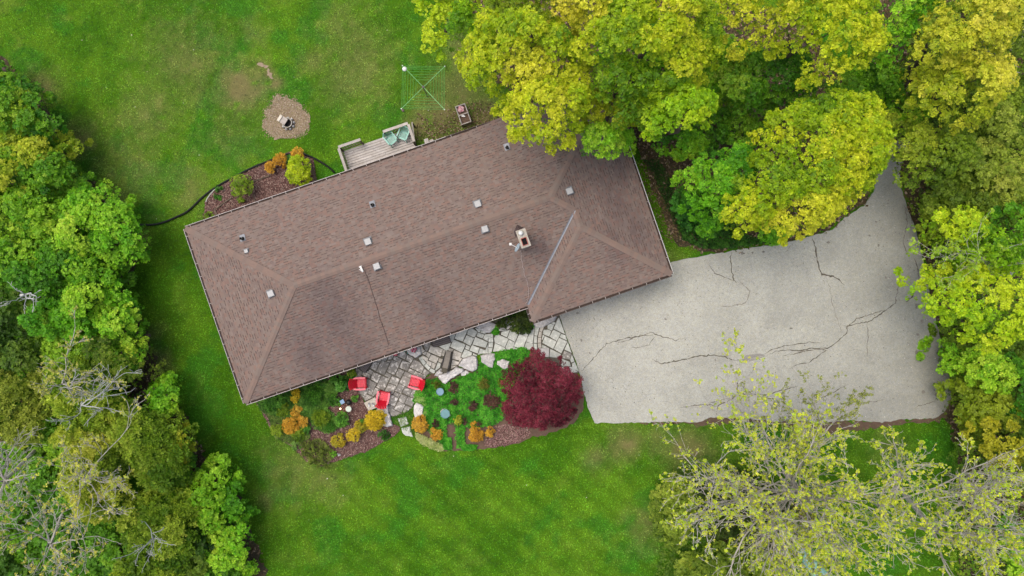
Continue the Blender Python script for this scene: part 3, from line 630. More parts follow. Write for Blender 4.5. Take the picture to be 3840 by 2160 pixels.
uu = (bx - HX0) * ct + (by - HY0) * stt; vv = (bx - HX0) * stt - (by - HY0) * ct
keep &= ~((uu > .8) & (uu < HL - .8) & (vv > .8) & (vv < HW - .6))
bx, by = bx[keep], by[keep]; c = lawn_colour(bx, by) * (.64 + .72 * fbm(bx * 7, by * 7, 91, 2) + .5 * (fbm(bx * 2.6, by * 2.6, 95, 2) - .5))[:, None]; dens = c[:, 1] / (c[:, 0] + 1e-6)
k2 = rg0.uniform(size=len(bx)) < np.clip((dens - 0.9) * 1.6, 0.15, 1); bx, by, c = bx[k2], by[k2], c[k2]; n = len(bx)
th = rg0.uniform(0, 6.283, n); le = rg0.uniform(.05, .12, n); wd = rg0.uniform(.014, .032, n); hh = rg0.uniform(.02, .06, n)
B = np.stack([bx, by, np.full(n, -.015)], 1); dx = np.stack([np.cos(th), np.sin(th), np.zeros(n)], 1); sx_ = np.stack([-np.sin(th), np.cos(th), np.zeros(n)], 1)
V = np.stack([B - sx_ * wd[:, None], B + sx_ * wd[:, None], B + dx * le[:, None] + np.array([0, 0, 1]) * hh[:, None]], 1)
col = c * rg0.normal(1.15, .36, (n, 1)).clip(.35, 2.3) * (1 + rg0.normal(0, .1, (n, 3)) * [1, .3, .5]) * np.array([1, 1, 1]) + 0
quads('grass', V, col, M['grass'], None, 3)['kind'] = 'stuff'

def scatter_bits(name, poly, n, cols, size, seed, z=0.04, rise=0.03, aspect=0.35, kind='stuff', edge=0.0, parent=None):
    rg = np.random.default_rng(seed); a = np.array(poly); x0, y0 = a.min(0); x1, y1 = a.max(0)
    x = rg.uniform(x0, x1, n); y = rg.uniform(y0, y1, n); k = inpoly(x + rg.normal(0, edge + 1e-6, n), y + rg.normal(0, edge + 1e-6, n), poly); x, y = x[k], y[k]; n = len(x)
    th = rg.uniform(0, 6.283, n); s = size * rg.uniform(.5, 1.4, n); d = np.stack([np.cos(th), np.sin(th), rg.normal(0, .25, n)], 1) * s[:, None]
    e = np.stack([-np.sin(th), np.cos(th), rg.normal(0, .3, n)], 1) * (s * aspect)[:, None]; P = np.stack([x, y, z + rg.uniform(0, rise, n)], 1)
    V = np.stack([P - d - e, P + d - e, P + d + e, P - d + e], 1); c = np.array(cols); col = c[rg.integers(0, len(c), n)] * rg.normal(1, .15, (n, 1)).clip(.4, 1.6)
    o = quads(name, V, col, M['chip'], parent); o['kind'] = kind; return o
MUL = [A(132, 100, 94), A(108, 76, 72), A(150, 122, 112), A(84, 58, 54), A(168, 146, 134)]
LIT = [A(124, 104, 80), A(104, 86, 62), A(152, 134, 112), A(82, 70, 48), A(96, 98, 54)]
scatter_bits('bark_chips', pts(NBED2), 15000, MUL, .035, 1)
scatter_bits('bark_chips', pts(WBED_PX), 17000, MUL, .035, 2)
scatter_bits('bark_chips', pts([(1850, 1600), (1900, 1590), (1975, 1600), (1990, 1620), (1975, 1640), (1930, 1660), (1860, 1676), (1815, 1670), (1822, 1640)]), 3000, MUL + [A(170, 130, 128)], .035, 3)
for k, pp in enumerate(LITTER_PX): scatter_bits('leaf_litter', pts(pp), [26000, 30000, 24000, 8000][k], LIT, .06, 5 + k, .03, .05, .55, edge=.12)
scatter_bits('soil_crumbs', pts(DIRT_PX), 9000, [A(172, 154, 132), A(158, 140, 116), A(140, 122, 98), A(150, 140, 100)], .024, 63, .012, .012, .7, edge=.14)
scatter_bits('pebbles', pts(DIRT_PX), 900, [A(186, 172, 150), A(132, 112, 92), A(206, 196, 176)], .018, 10, .03, .01, .7)
scatter_bits('leaf_litter', pts([(1560, 440), (1620, 470), (1700, 420), (1780, 380), (1900, 440), (1690, 520), (1590, 540)]), 2600, LIT, .04, 11, .01, .03, .5, edge=.3)
scatter_bits('leaf_litter', pts([(2380, 580), (2440, 640), (2500, 800), (2560, 920), (2500, 900), (2420, 700)]), 1600, LIT, .045, 13, .02, .03, .5, edge=.2)

scatter_bits('driveway_grit', DRIVE, 2600, [A(120, 114, 104), A(150, 140, 124), A(96, 92, 84), A(210, 206, 196)], .022, 61, .058, .004, .6)
scatter_bits('fallen_petals', [(-28, -14), (28, -14), (28, 16), (-28, 16)], 110, [A(236, 232, 226), A(220, 220, 190)], .022, 62, .03, .03, .7)
# ================================================================ THE HOUSE
house = thing('brick_bungalow', 'long brick bungalow with a brown shingled hip roof and a hipped garage wing', 'house', (HX0, HY0, 0), TH)
def hl(px, py, z):
    X, Y, _ = at(px, py, z); dx, dy = X - HX0, Y - HY0
    return (dx * ct + dy * stt, -dx * stt + dy * ct)          # (u, y) with y = -v
def roofz(u, v):
    a = min(u, v, HW - v, HL - u); b = min(HL - u, u - (HL - HB), HW + HPR - v); return EZ + PIT * max(a, b)
def roofpt(px, py):
    z = 3.6
    for _ in range(8): u, y = hl(px, py, z); z = roofz(u, -y)
    return u, y, z
# walls
ov = 0.55; m = MB()
WALLP = [(ov, -ov), (HL - ov, -ov), (HL - ov, -(HW + HPR - ov)), (HL - HB + ov, -(HW + HPR - ov)), (HL - HB + ov, -(HW - ov)), (ov, -(HW - ov))]
n = len(WALLP)
m.add([(x, y, 0) for x, y in WALLP] + [(x, y, EZ - .12) for x, y in WALLP], [(i, i + n, (i + 1) % n + n, (i + 1) % n) for i in range(n)])
m.obj('wall', M['brick'], house)
m = MB(); OUT = [(0, 0), (HL, 0), (HL, -(HW + HPR)), (HL - HB, -(HW + HPR)), (HL - HB, -HW), (0, -HW)]
m.add([(x, y, EZ - .14) for x, y in OUT] + [(x, y, EZ - .02) for x, y in OUT], [tuple(range(6)), tuple((i, (i + 1) % 6, (i + 1) % 6 + 6, i + 6)[::-1] for i in range(6))[0]] + [((i, i + 6, (i + 1) % 6 + 6, (i + 1) % 6)) for i in range(1, 6)])
m.obj('eaves', M['browngutter'], house)
# roof deck planes: 3D polygons
h = HW / 2; g = HB / 2
def RP(u, v): return Vector((u, -v, roofz(u, v)))
PL = {'north': [(0, 0), (HL, 0), (HL - h, h), (h, h)], 'west': [(0, HW), (0, 0), (h, h)], 'south': [(0, HW), (h, h), (HL - h, h), (HL - g, HW - g), (HL - HB, HW)],
      'east_a': [(HL, 0), (HL, HW - g), (HL - g, HW - g), (HL - h, h)], 'east_b': [(HL, HW - g), (HL, HW + HPR), (HL - g, HW + HPR - g), (HL - g, HW - g)],
      'wing_w': [(HL - HB, HW), (HL - g, HW - g), (HL - g, HW + HPR - g), (HL - HB, HW + HPR)], 'wing_s': [(HL - HB, HW + HPR), (HL - g, HW + HPR - g), (HL, HW + HPR)]}
PF = {'north': ((1, 0), (0, 1)), 'west': ((0, 1), (1, 0)), 'south': ((1, 0), (0, -1)), 'east_a': ((0, 1), (-1, 0)), 'east_b': ((0, 1), (-1, 0)), 'wing_w': ((0, 1), (1, 0)), 'wing_s': ((1, 0), (0, -1))}
EO = {'north': 0, 'west': 0, 'south': HW, 'east_a': HL, 'east_b': HL, 'wing_w': HL - HB, 'wing_s': HW + HPR}
m = MB()
for kx, p in PL.items():
    V = [RP(u, v) - Vector((0, 0, .012)) for u, v in p]; m.add(V, [tuple(range(len(V)))])
roofdeck = m.obj('roof', M['shadowband'], house)
def clip(poly, a, b):
    "keep what lies left of a->b"
    out = []; n = len(poly)
    for i in range(n):
        p, q = poly[i], poly[(i + 1) % n]
        sp = (b[0] - a[0]) * (p[1] - a[1]) - (b[1] - a[1]) * (p[0] - a[0]); sq = (b[0] - a[0]) * (q[1] - a[1]) - (b[1] - a[1]) * (q[0] - a[0])
        if sp >= 0: out.append(p)
        if (sp > 0) != (sq > 0) and abs(sp - sq) > 1e-12: t = sp / (sp - sq); out.append((p[0] + (q[0] - p[0]) * t, p[1] + (q[1] - p[1]) * t))
    return out
SHC = [A(141, 124, 115), A(145, 128, 118), A(138, 121, 113), A(143, 123, 113), A(148, 132, 123), A(146, 122, 112), A(141, 126, 118), A(138, 121, 114), A(149, 124, 113), A(143, 129, 121)]
STAIN = [(1250, 1180, 150), (1330, 1360, 130), (1150, 1330, 130), (1700, 1250, 90), (2320, 760, 120), (2400, 850, 110), (2300, 900, 80), (1600, 1150, 80), (2030, 930, 50), (2340, 640, 60)]
rgt = random.Random(21); TABS = []; BANDS = []
CP = 0.142; sl_ = math.sqrt(1 + PIT * PIT)
for kx, poly in PL.items():
    (ex, ey), (gx_, gy_) = PF[kx]; pp = ccw(poly)
    ss = [u * ex + v * ey for u, v in poly]; tt = [abs((u * abs(gx_) + v * abs(gy_)) - EO[kx]) for u, v in poly]
    s0, s1, tm = min(ss), max(ss), max(tt); row = 0; t = 0.0; cph = CP / sl_
    while t < tm:
        s = s0 - rgt.uniform(0, .3)
        while s < s1:
            wd = rgt.choice([.12, .15, .17, .2, .23]); q = []
            for (a_, b_) in ((s, t), (s + wd, t), (s + wd, t + cph), (s, t + cph)):
                if ey: u = EO[kx] + gx_ * b_; v = a_
                else: u = a_; v = EO[kx] + gy_ * b_
                q.append((u, v))
            q = ccw(q); n = len(pp)
            for i in range(n):
                q = clip(q, pp[i], pp[(i + 1) % n])
                if len(q) < 3: break
            if len(q) >= 3 and abs(area(q)) > 2e-4: TABS.append((kx, q, t, rgt.choice(SHC), rgt.choice([.010, .012, .020, .024]), rgt.uniform(.94, 1.06)))
            if rgt.random() < .55: BANDS.append((kx, poly, s, t, wd * rgt.uniform(.6, .95)))
            s += wd
        t += cph; row += 1
BT = []
for kx, poly, s, t, wd in BANDS:      # printed dark band of laminated shingles, with shade under the tabs painted in
    (ex, ey), (gx_, gy_) = PF[kx]; pp = ccw(poly); q = []
    for (a_, b_) in ((s, t - .012), (s + wd, t - .012), (s + wd, t + .026), (s, t + .026)):
        q.append((EO[kx] + gx_ * b_, a_) if ey else (a_, EO[kx] + gy_ * b_))
    q = ccw(q)
    for i in range(len(pp)):
        q = clip(q, pp[i], pp[(i + 1) % len(pp)])
        if len(q) < 3: break
    if len(q) >= 3 and abs(area(q)) > 1e-4: BT.append((kx, q, t, A(114, 98, 90), .024, 1.0))
TABS.sort(key=lambda a: -roofz(*a[1][0]))
def tab_geo(tb):
    kx, q, t, col, th, k = tb; (ex, ey), (gx_, gy_) = PF[kx]; top = []; bot = []
    cph = CP / sl_
    for u, v in q:
        b_ = (u - EO[kx]) * gx_ + (v - EO[kx]) * gy_ - t; f = 1 - min(max(b_ / cph, 0), 1)
        z = roofz(u, v); top.append((u, -v, z + .003 + th * f)); bot.append((u, -v, z - .008))
    n = len(q); V = top + bot; order = list(range(n)); 
    F = [tuple(order[::-1])] + [(i, (i + 1) % n, (i + 1) % n + n, i + n) for i in range(n)]
    return V, F, [0] + [1] * n
def shin_obj(name, tabs, parent):
    V = []; F = []; mi = []; C = []
    for tb in tabs:
        v, f, m_ = tab_geo(tb); o_ = len(V); V += v; F += [tuple(i + o_ for i in x) for x in f]; mi += m_
        u_, v_ = tb[1][0]; X = HX0 + u_ * ct + v_ * stt; Y = HY0 + u_ * stt - v_ * ct; s = (CAMH - 3.5) / 2560; px, py = 1920 + X / s, 1080 - Y / s
        stain_shade = 0
        for a, b, r in STAIN: stain_shade = max(stain_shade, math.exp(-(((px - a) * .95 + (py - b) * -.32) ** 2 / (r * .55) ** 2 + ((px - a) * .32 + (py - b) * .95) ** 2 / (r * 1.1) ** 2)))
        if tb[0].startswith('east'): stain_shade = max(stain_shade, .3)  # whole east slope darkened: its shade is painted into the shingle colour
        k = tb[5]; cb = np.array(tb[3]) * .86 * k * (1 - .26 * stain_shade); cb[2] *= 1 + .06 * stain_shade; C += [(*cb, 1)] * len(v)
    me = bpy.data.meshes.new(name); me.from_pydata(V, [], F); me.materials.append(M['shingle']); me.materials.append(M['shadowband']); me.polygons.foreach_set('material_index', mi)
    ca = me.color_attributes.new('Col', 'FLOAT_COLOR', 'POINT'); ca.data.foreach_set('color', np.array(C, np.float32).ravel())
    o = bpy.data.objects.new(name, me); COL.objects.link(o); o.parent = parent; return o
for tb in TABS[:300]: shin_obj('shingle', [tb], roofdeck)
shin_obj('shingles', TABS[300:] + BT, roofdeck)['kind'] = 'stuff'
# ridge and hip caps
LN = [((0, 0), (h, h)), ((0, HW), (h, h)), ((h, h), (HL - h, h)), ((HL, 0), (HL - h, h)), ((HL - g, HW - g), (HL - h, h)), ((HL - g, HW + HPR - g), (HL - g, HW - g)), ((HL - HB, HW + HPR), (HL - g, HW + HPR - g)), ((HL, HW + HPR), (HL - g, HW + HPR - g))]
rc = random.Random(4); ncap = 0
for (a, b) in LN:
    A3, B3 = RP(*a), RP(*b); d = (B3 - A3); L = d.length; d.normalize(); k = max(2, int(L / .215)); sd = Vector((d.y, -d.x, 0)).normalized(); w_ = .165
    for i in range(k):
        p = A3 + d * (L * i / k); q = A3 + d * min(L, L * (i + 1.12) / k); V = []
        for pt, th in ((p, .05), (q, .036)):
            for s_ in (-1, 0, 1):
                e = pt + sd * w_ * s_; u_, v_ = e.x, -e.y; zz = pt.z if s_ == 0 else min(roofz(min(max(u_, 0), HL), max(v_, 0)), pt.z)
                V.append((e.x, e.y, (zz if s_ else pt.z) + th))
        V += [(x, y, z - .06) for x, y, z in V]
        m = MB(); m.add(V, [(0, 3, 4, 1), (1, 4, 5, 2)]); m.add(V, [(0, 1, 7, 6), (1, 2, 8, 7), (0, 6, 9, 3), (2, 5, 11, 8), (3, 9, 10, 4), (4, 10, 11, 5)], 1)
        o = m.obj('ridge_cap', [M['shingle'], M['shadowband']], roofdeck); me = o.data; ca = me.color_attributes.new('Col', 'FLOAT_COLOR', 'POINT'); cb = np.array(rc.choice([A(137, 119, 109), A(133, 116, 107), A(141, 120, 109), A(134, 120, 111)]))
        ca.data.foreach_set('color', np.tile([*cb, 1], len(me.vertices)).astype(np.float32)); ncap += 1
# valley flashing
a = RP(HL - HB, HW); b = RP(HL - g, HW - g); d = (b - a).normalized(); sd = Vector((1, -1, 0)).normalized() * .05
m = MB(); V = []
for p in (a + d * .1, b):
    for s_ in (-1, 0, 1): V.append(p + sd * s_ * 1.2 + Vector((0, 0, .062 if s_ else .04)))
m.add(V, [(0, 1, 4, 3), (1, 2, 5, 4)]); m.obj('valley_flashing', M['flash'], house)
# gutters with hangers
def gutter(a, b, out, mat, hang, step=.78, seed=1):
    a = Vector((*a, EZ)); b = Vector((*b, EZ)); d = (b - a); L = d.length; d.normalize(); o_ = Vector((*out, 0)); m = MB()
    def strip(w0, w1, z0, z1, mi=0):
        V = [a + o_ * w0 + Vector((0, 0, z0)), b + o_ * w0 + Vector((0, 0, z0)), b + o_ * w1 + Vector((0, 0, z1)), a + o_ * w1 + Vector((0, 0, z1))]; m.add(V, [(0, 1, 2, 3)], mi)
    strip(0.0, 0.11, -.085, -.085); strip(.11, .11, -.085, .0); strip(.11, .13, 0.0, .0); strip(.13, .13, 0, -.09); strip(.0, .13, -.09, -.09); strip(-.02, .0, -.005, -.085); strip(.004, .106, -.06, -.06, 1)
    gobj = m.obj('gutter', [mat, M['debris']], house); rr = random.Random(seed); t = .3
    while t < L - .1:
        p = a + d * t; hm = MB(); hm.beam(p + o_ * .0 + Vector((0, 0, .02)), p + o_ * .125 + Vector((0, 0, .012)), .02, .008); hm.obj('hanger', M['cream'], gobj); t += step + rr.uniform(-.04, .04)
gutter((-.0, -HW), (0, 0), (-1, 0), M['cream'], M['white'], seed=1); gutter((0, 0), (HL * .62, 0), (0, 1), M['cream'], M['white'], seed=2); gutter((HL * .62, 0), (HL, 0), (0, 1), M['browngutter'], M['cream'], 1.5, seed=3)
gutter((0, -HW), (HL - HB, -HW), (0, -1), M['cream'], M['white'], seed=4); gutter((HL - HB, -HW - .13), (HL - HB, -(HW + HPR)), (-1, 0), M['browngutter'], M['white'], .3, seed=5)
gutter((HL - HB, -(HW + HPR)), (HL, -(HW + HPR)), (0, -1), M['browngutter'], M['white'], seed=6); gutter((HL, 0), (HL, -(HW + HPR)), (1, 0), M['white'], M['cream'], 1.1, seed=7)
# roof vents
sl_a = math.atan(PIT)
for (px, py, s) in [(1382, 907, 1), (1415, 999, 1), (1792, 766, 1), (1819, 860, 1), (2135, 718, 1), (1019, 1101, 1), (926, 942, .62)]:
    u, y, z = roofpt(px, py); r = thing_ = MB(); r.bbox(-.17 * s, .17 * s, -.17 * s, .17 * s, .05, .19 * s + .02, .02)
    r.box(-.14 * s, .14 * s, -.14 * s, .14 * s, -.06, .05, 1); r.box(-.24 * s, .22 * s, -.2 * s, .25 * s, .018, .03, 1)
    o = r.obj('roof_vent', [M['vent'], M['ventside']], roofdeck); o.location = (u, y, z); 
    v = -y; o.rotation_euler = (0, 0, 0)
    if v < h and u > v: o.rotation_euler = (sl_a * -1 * -1 if False else -(-sl_a), 0, 0) if False else (-sl_a * -1, 0, 0) if False else (0, 0, 0)
    o.rotation_euler[2] = rc.uniform(-.05, .05)
for (px, py) in [(911, 896), (1398, 770), (1902, 555)]:
    u, y, z = roofpt(px, py); m = MB(); m.lathe([(.07, -.05), (.07, .34), (.055, .34), (.055, .1)], 14); m.lathe([(.12, 0), (.075, .1), (.07, .12)], 14)
    o = m.obj('pipe_vent', M['black'], roofdeck); o.location = (u, y, z)
    m = MB(); V = [(-.15, .25), (.15, .25), (.15, -.13), (-.15, -.13)]; m.add([(u + a_, y + b_, roofz(u + a_, -(y + b_)) + .036) for a_, b_ in V], [(0, 3, 2, 1)]); m.obj('vent_flange', M['flash'], roofdeck)
# chimney
ZC = 5.5
cc_ = [hl(*p, ZC) for p in ((1933.6, 867.3), (1968.4, 854.8), (1991.6, 920.5), (1956.8, 932))]
u0 = min(c[0] for c in cc_); u1 = max(c[0] for c in cc_); y0 = min(c[1] for c in cc_); y1 = max(c[1] for c in cc_); uc, yc = (u0 + u1) / 2, (y0 + y1) / 2
chim = MB().box(u0 + .05, u1 - .05, y0 + .05, y1 - .05, 3.4, ZC - .1).obj('chimney', M['concrete'], house)
fx, fy = hl(1967, 905.5, ZC); fw, fh = .15, .2
m = MB(); m.box(u0, u1, y0, fy - fh, ZC - .1, ZC); m.box(u0, u1, fy + fh, y1, ZC - .1, ZC); m.box(u0, fx - fw, fy - fh, fy + fh, ZC - .1, ZC - .001); m.box(fx + fw, u1, fy - fh, fy + fh, ZC - .1, ZC - .001)
m.obj('chimney_cap', M['concrete'], chim)
m = MB()
for a_, b_, c_, d_ in ((-fw, -fw + .03, -fh, fh), (fw - .03, fw, -fh, fh), (-fw + .03, fw - .03, -fh, -fh + .03), (-fw + .03, fw - .03, fh - .03, fh)): m.box(fx + a_, fx + b_, fy + c_, fy + d_, ZC - .5, ZC + .05)
m.box(fx - fw + .03, fx + fw - .03, fy - fh + .03, fy + fh - .03, ZC - .099, ZC - .09, 1); m.obj('flue', [M['terracotta'], M['soot']], chim)
wx, wy = hl(1952.5, 873, ZC + .25); m = MB(); m.lathe([(.08, 0), (.08, .16)], 16, (wx, wy, ZC)); m.lathe([(.12, .16), (.125, .2), (.08, .25), (.02, .27)], 16, (wx, wy, ZC)); m.obj('flue_cap', M['white'], chim, smooth_=True)
zr = roofz(uc, -y1); pk = roofz(uc, -(y1 + .42))
m = MB(); m.add([(u0 - .06, y1 - .15, roofz(u0, -(y1 - .15)) + .03), (u1 + .02, y1 - .1, roofz(u1, -(y1 - .15)) + .03), (uc, y1, zr + .38), (uc - .02, y1 + .42, pk + .03), (u0 - .05, y1 + .12, roofz(u0, -(y1 + .12)) + .03), (u1 + .02, y1 + .12, roofz(u1, -(y1 + .12)) + .03)], [(0, 2, 3, 4), (2, 1, 5, 3)]); m.obj('chimney_cricket', M['cricket'], chim)
def roof_cable(name, label, pl, r, mats, cat='cable', wig=.012):
    P = []; rr = random.Random(3)
    for (a, b) in zip(pl[:-1], pl[1:]):
        for j in range(6): t = j / 6; u, y, z = roofpt(a[0] + (b[0] - a[0]) * t, a[1] + (b[1] - a[1]) * t); P.append((u + rr.gauss(0, wig), y + rr.gauss(0, wig), z + .035))
    u, y, z = roofpt(*pl[-1]); P.append((u, y, z + .03))
    W_ = [(HX0 + u * ct - y * stt, HY0 + u * stt + y * ct, z) for u, y, z in P]; m = MB(); m.tube(W_, r, 6); o = m.obj(name, mats, None, W_[0]); tag(o, label, cat)
roof_cable('coaxial_cable', 'pale twisted cable running down the roof from the chimney to the valley', cr([(335, 450), (335, 520), (350, 600), (362, 660), (380, 740), (410, 850), (428, 950), (415, 1050), (395, 1100)], 1850, 800, 3.22), .014, plain('pale_cable', A(176, 160, 154), .6), wig=.018)
roof_cable('coaxial_cable', 'dark cable running down the roof from the small white antenna bracket', cr([(545, 700), (600, 850), (640, 980), (690, 1130), (730, 1280), (785, 1440), (830, 1590)], 1200, 800, 3.22), .012, plain('dark_cable', A(84, 66, 62), .6), wig=.006)
# satellite dish on the chimney
u, y = hl(1940, 928, 4.75); c = Vector((HX0 + u * ct - y * stt, HY0 + u * stt + y * ct, 4.75))
dish = thing('satellite_dish', 'small pale blue satellite dish on the left side of the chimney', 'satellite dish', tuple(c))
ax = (Vector((-.86, .42, .32))).normalized(); t1 = ax.cross(Vector((0, 0, 1))).normalized(); t2 = ax.cross(t1); V = []; n = 20
for rr_, dz in ((.001, -.05), (.1, -.042), (.18, -.02), (.24, .01), (.25, .0), (.24, -.01), (.1, -.06), (.001, -.065)):
    V += [ax * dz + (t1 * math.cos(6.283 * k / n) + t2 * math.sin(6.283 * k / n) * 1.1) * rr_ for k in range(n)]
m = MB(); m.add(V, [(i * n + k, i * n + (k + 1) % n, (i + 1) * n + (k + 1) % n, (i + 1) * n + k) for i in range(7) for k in range(n)]); m.obj('reflector', M['dish'], dish, smooth_=True)
m = MB(); m.beam((0, 0, -.2), ax * .38 + Vector((0, 0, -.12)), .03, .03); m.obj('feed_arm', M['white'], dish)
m = MB(); e = ax * .42; m.box(e.x - .06, e.x + .06, e.y - .06, e.y + .06, -.13, -.0); m.obj('receiver', M['white'], dish)
m = MB(); m.tube([(0.0, 0, -.05), (.05, .0, -.25), (.2, .03, -.35)], .02, 8); m.obj('bracket', M['flash'], dish)
u, y, z = roofpt(1358, 1008); X = (HX0 + u * ct - y * stt, HY0 + u * stt + y * ct, z)
ant = thing('antenna_bracket', 'small white antenna bracket just below the ridge at the head of the dark cable', 'antenna', X, R(-58))
m = MB(); m.beam((-.17, 0, .06), (.19, 0, .3), .09, .05); m.obj('arm', M['white'], ant)
m = MB(); m.bbox(-.22, -.12, -.09, .09, .02, .08, .01); m.beam((-.02, 0, .14), (-.02, -.14, .1), .03, .03); m.beam((.06, 0, .18), (.05, -.12, .1), .03, .03); m.obj('foot_plate', M['white'], ant)

# ================================================================ DECK on the north side
DZ = 0.5
deck = thing('wooden_deck', 'weathered grey timber deck with low railings against the back wall', 'deck', (HX0, HY0, 0), TH)
RZ = DZ + .92
dl, dt = hl(1268, 552, RZ); dr_, dt2 = hl(1529, 461, RZ); dt = (dt + dt2) / 2; dr2 = hl(1575, 505, DZ)[0]
depth = dt; nb = int((depth + .1) / .145); rgd = random.Random(3)
for k in range(nb):
    yb = dt - .06 - k * .145; e = dr_ - .04 if yb > dt - 1.15 else dr2 + .1
    brk = rgd.uniform(dl + 1.2, e - .8)
    for a_, b_ in ((dl + .03, brk - .003), (brk + .003, e)):
        MB().bbox(a_, b_, yb - .128, yb, DZ - .035, DZ + rgd.uniform(-.003, .003), .006).obj('board', M['deckwood'], deck)
MB().box(dl + .06, dr_ - .07, -.1, dt - .12, .1, DZ - .06).obj('frame', M['soot'] if False else M['debris'], deck)
gap0 = hl(1352, 525, RZ)[0]; gap1 = hl(1435, 492, RZ)[0]
def rail(p, q, bal=True):
    (x0, y0_), (x1, y1_) = p, q; MB().beam((x0, y0_, RZ - .02), (x1, y1_, RZ - .02), .15, .04).obj('top_rail', M['railwood'], deck)
    MB().beam((x0, y0_, DZ + .1), (x1, y1_, DZ + .1), .045, .09).obj('bottom_rail', M['deckdark'], deck)
    L = math.dist(p, q); k = int(L / .14)
    for i in range(k):
        t = (i + .5) / k; x = x0 + (x1 - x0) * t; yy = y0_ + (y1_ - y0_) * t; MB().box(x - .019, x + .019, yy - .019, yy + .019, DZ + .05, RZ - .04).obj('baluster', M['railwood'], deck)
def post(x, y_, z1=None): MB().bbox(x - .045, x + .045, y_ - .045, y_ + .045, 0, (z1 or RZ - .045), .004).obj('post', M['deckdark'], deck)
rail((dl, dt), (gap0, dt)); rail((gap1, dt), (dr_, dt)); rail((dl + .0, dt - .08), (dl + .0, .25)); rail((dr_, dt - .08), (dr_ + .0, dt - 1.1))
for x, y_ in ((dl + .05, dt - .05), (gap0 - .05, dt - .05), (gap1 + .05, dt - .05), (dr_ - .05, dt - .05), (dr_ - .05, dt - 1.1), (dl + .05, .3)): post(x, y_)
# steps at the east end with a free handrail
for i in range(2): MB().bbox(dr2 + .1 + .27 * i, dr2 + .34 + .27 * i, -.1, .95 - .1 * i, DZ - .17 * (i + 1) - .035, DZ - .17 * (i + 1), .006).obj('step', M['deckwood'], deck)
hr0 = hl(1543, 456, 1.25); hr1 = hl(1553, 520, 1.3); MB().beam((*hr0, 1.05), (*hr1, 1.4), .09, .04).obj('handrail', M['planterwood'], deck); MB().box(hr0[0] - .045, hr0[0] + .045, hr0[1] - .045, hr0[1] + .045, 0, 1.03).obj('post', M['deckdark'], deck)

def plastic_chair(name, label, cx, cy, z, ang, group):
    "monobloc garden chair facing local +x"
    r = thing(name, label, 'chair', (cx, cy, z), ang, group); mt = M['mint']
    m = MB(); 
    for k in range(7): y_ = -.165 + k * .055; m.beam((-.12, y_, .40), (.16, y_, .425), .034, .02)
    m.add([(-.22, -.2, .39), (-.12, -.2, .405), (-.12, .2, .405), (-.22, .2, .39)], [(0, 1, 2, 3)]); m.add([(.15, -.23, .43), (.25, -.19, .42), (.25, .19, .42), (.15, .23, .43)], [(0, 1, 2, 3)])
    for s in (-1, 1): m.add([(-.22, s * .19, .4), (.2, s * .19, .43), (.18, s * .25, .44), (-.22, s * .24, .41)], [(0, 1, 2, 3) if s < 0 else (3, 2, 1, 0)])
    m.obj('seat', mt, r)
    m = MB()
    for k in range(9):
        a = -1 + k * .25; y_ = a * .2; x = -.25 + .06 * (a * a); m.beam((x, y_, .42), (x - .17, y_ * 1.12, .80 - .03 * a * a), .03, .015, up=(1, 0, .2))
    m.tube([(-.40 + .06, -.25, .72), (-.43, -.15, .82), (-.45, 0, .84), (-.43, .15, .82), (-.40 + .06, .25, .72)], .025, 6); m.tube([(-.2, -.23, .44), (-.26, 0, .44), (-.2, .23, .44)], .022, 6); m.obj('backrest', mt, r)
    for s in (-1, 1):
        m = MB(); m.beam((-.36, s * .27, .66), (.2, s * .28, .64), .065, .02); m.beam((.2, s * .28, .64), (.22, s * .24, .44), .05, .02, up=(1, 0, 0)); m.obj('armrest', mt, r)
        for fx_ in (-1, 1): m = MB(); m.beam((fx_ * .2, s * .21, .43), (fx_ * .26, s * .26, 0), .06, .03, up=(1, 0, 0)); m.obj('leg', mt, r)
    return r
for i_, (px, py, an, lb) in enumerate([(1467, 523, -50, 'mint green plastic chair on the deck, the left one, near the railing gap'), (1512, 507, -112, 'mint green plastic chair tucked into the right corner of the deck railing')]):
    x, y_, _ = at(px, py, DZ + .45); plastic_chair('plastic_chair', lb, x, y_, DZ, R(an), 'mint plastic chairs on the deck')

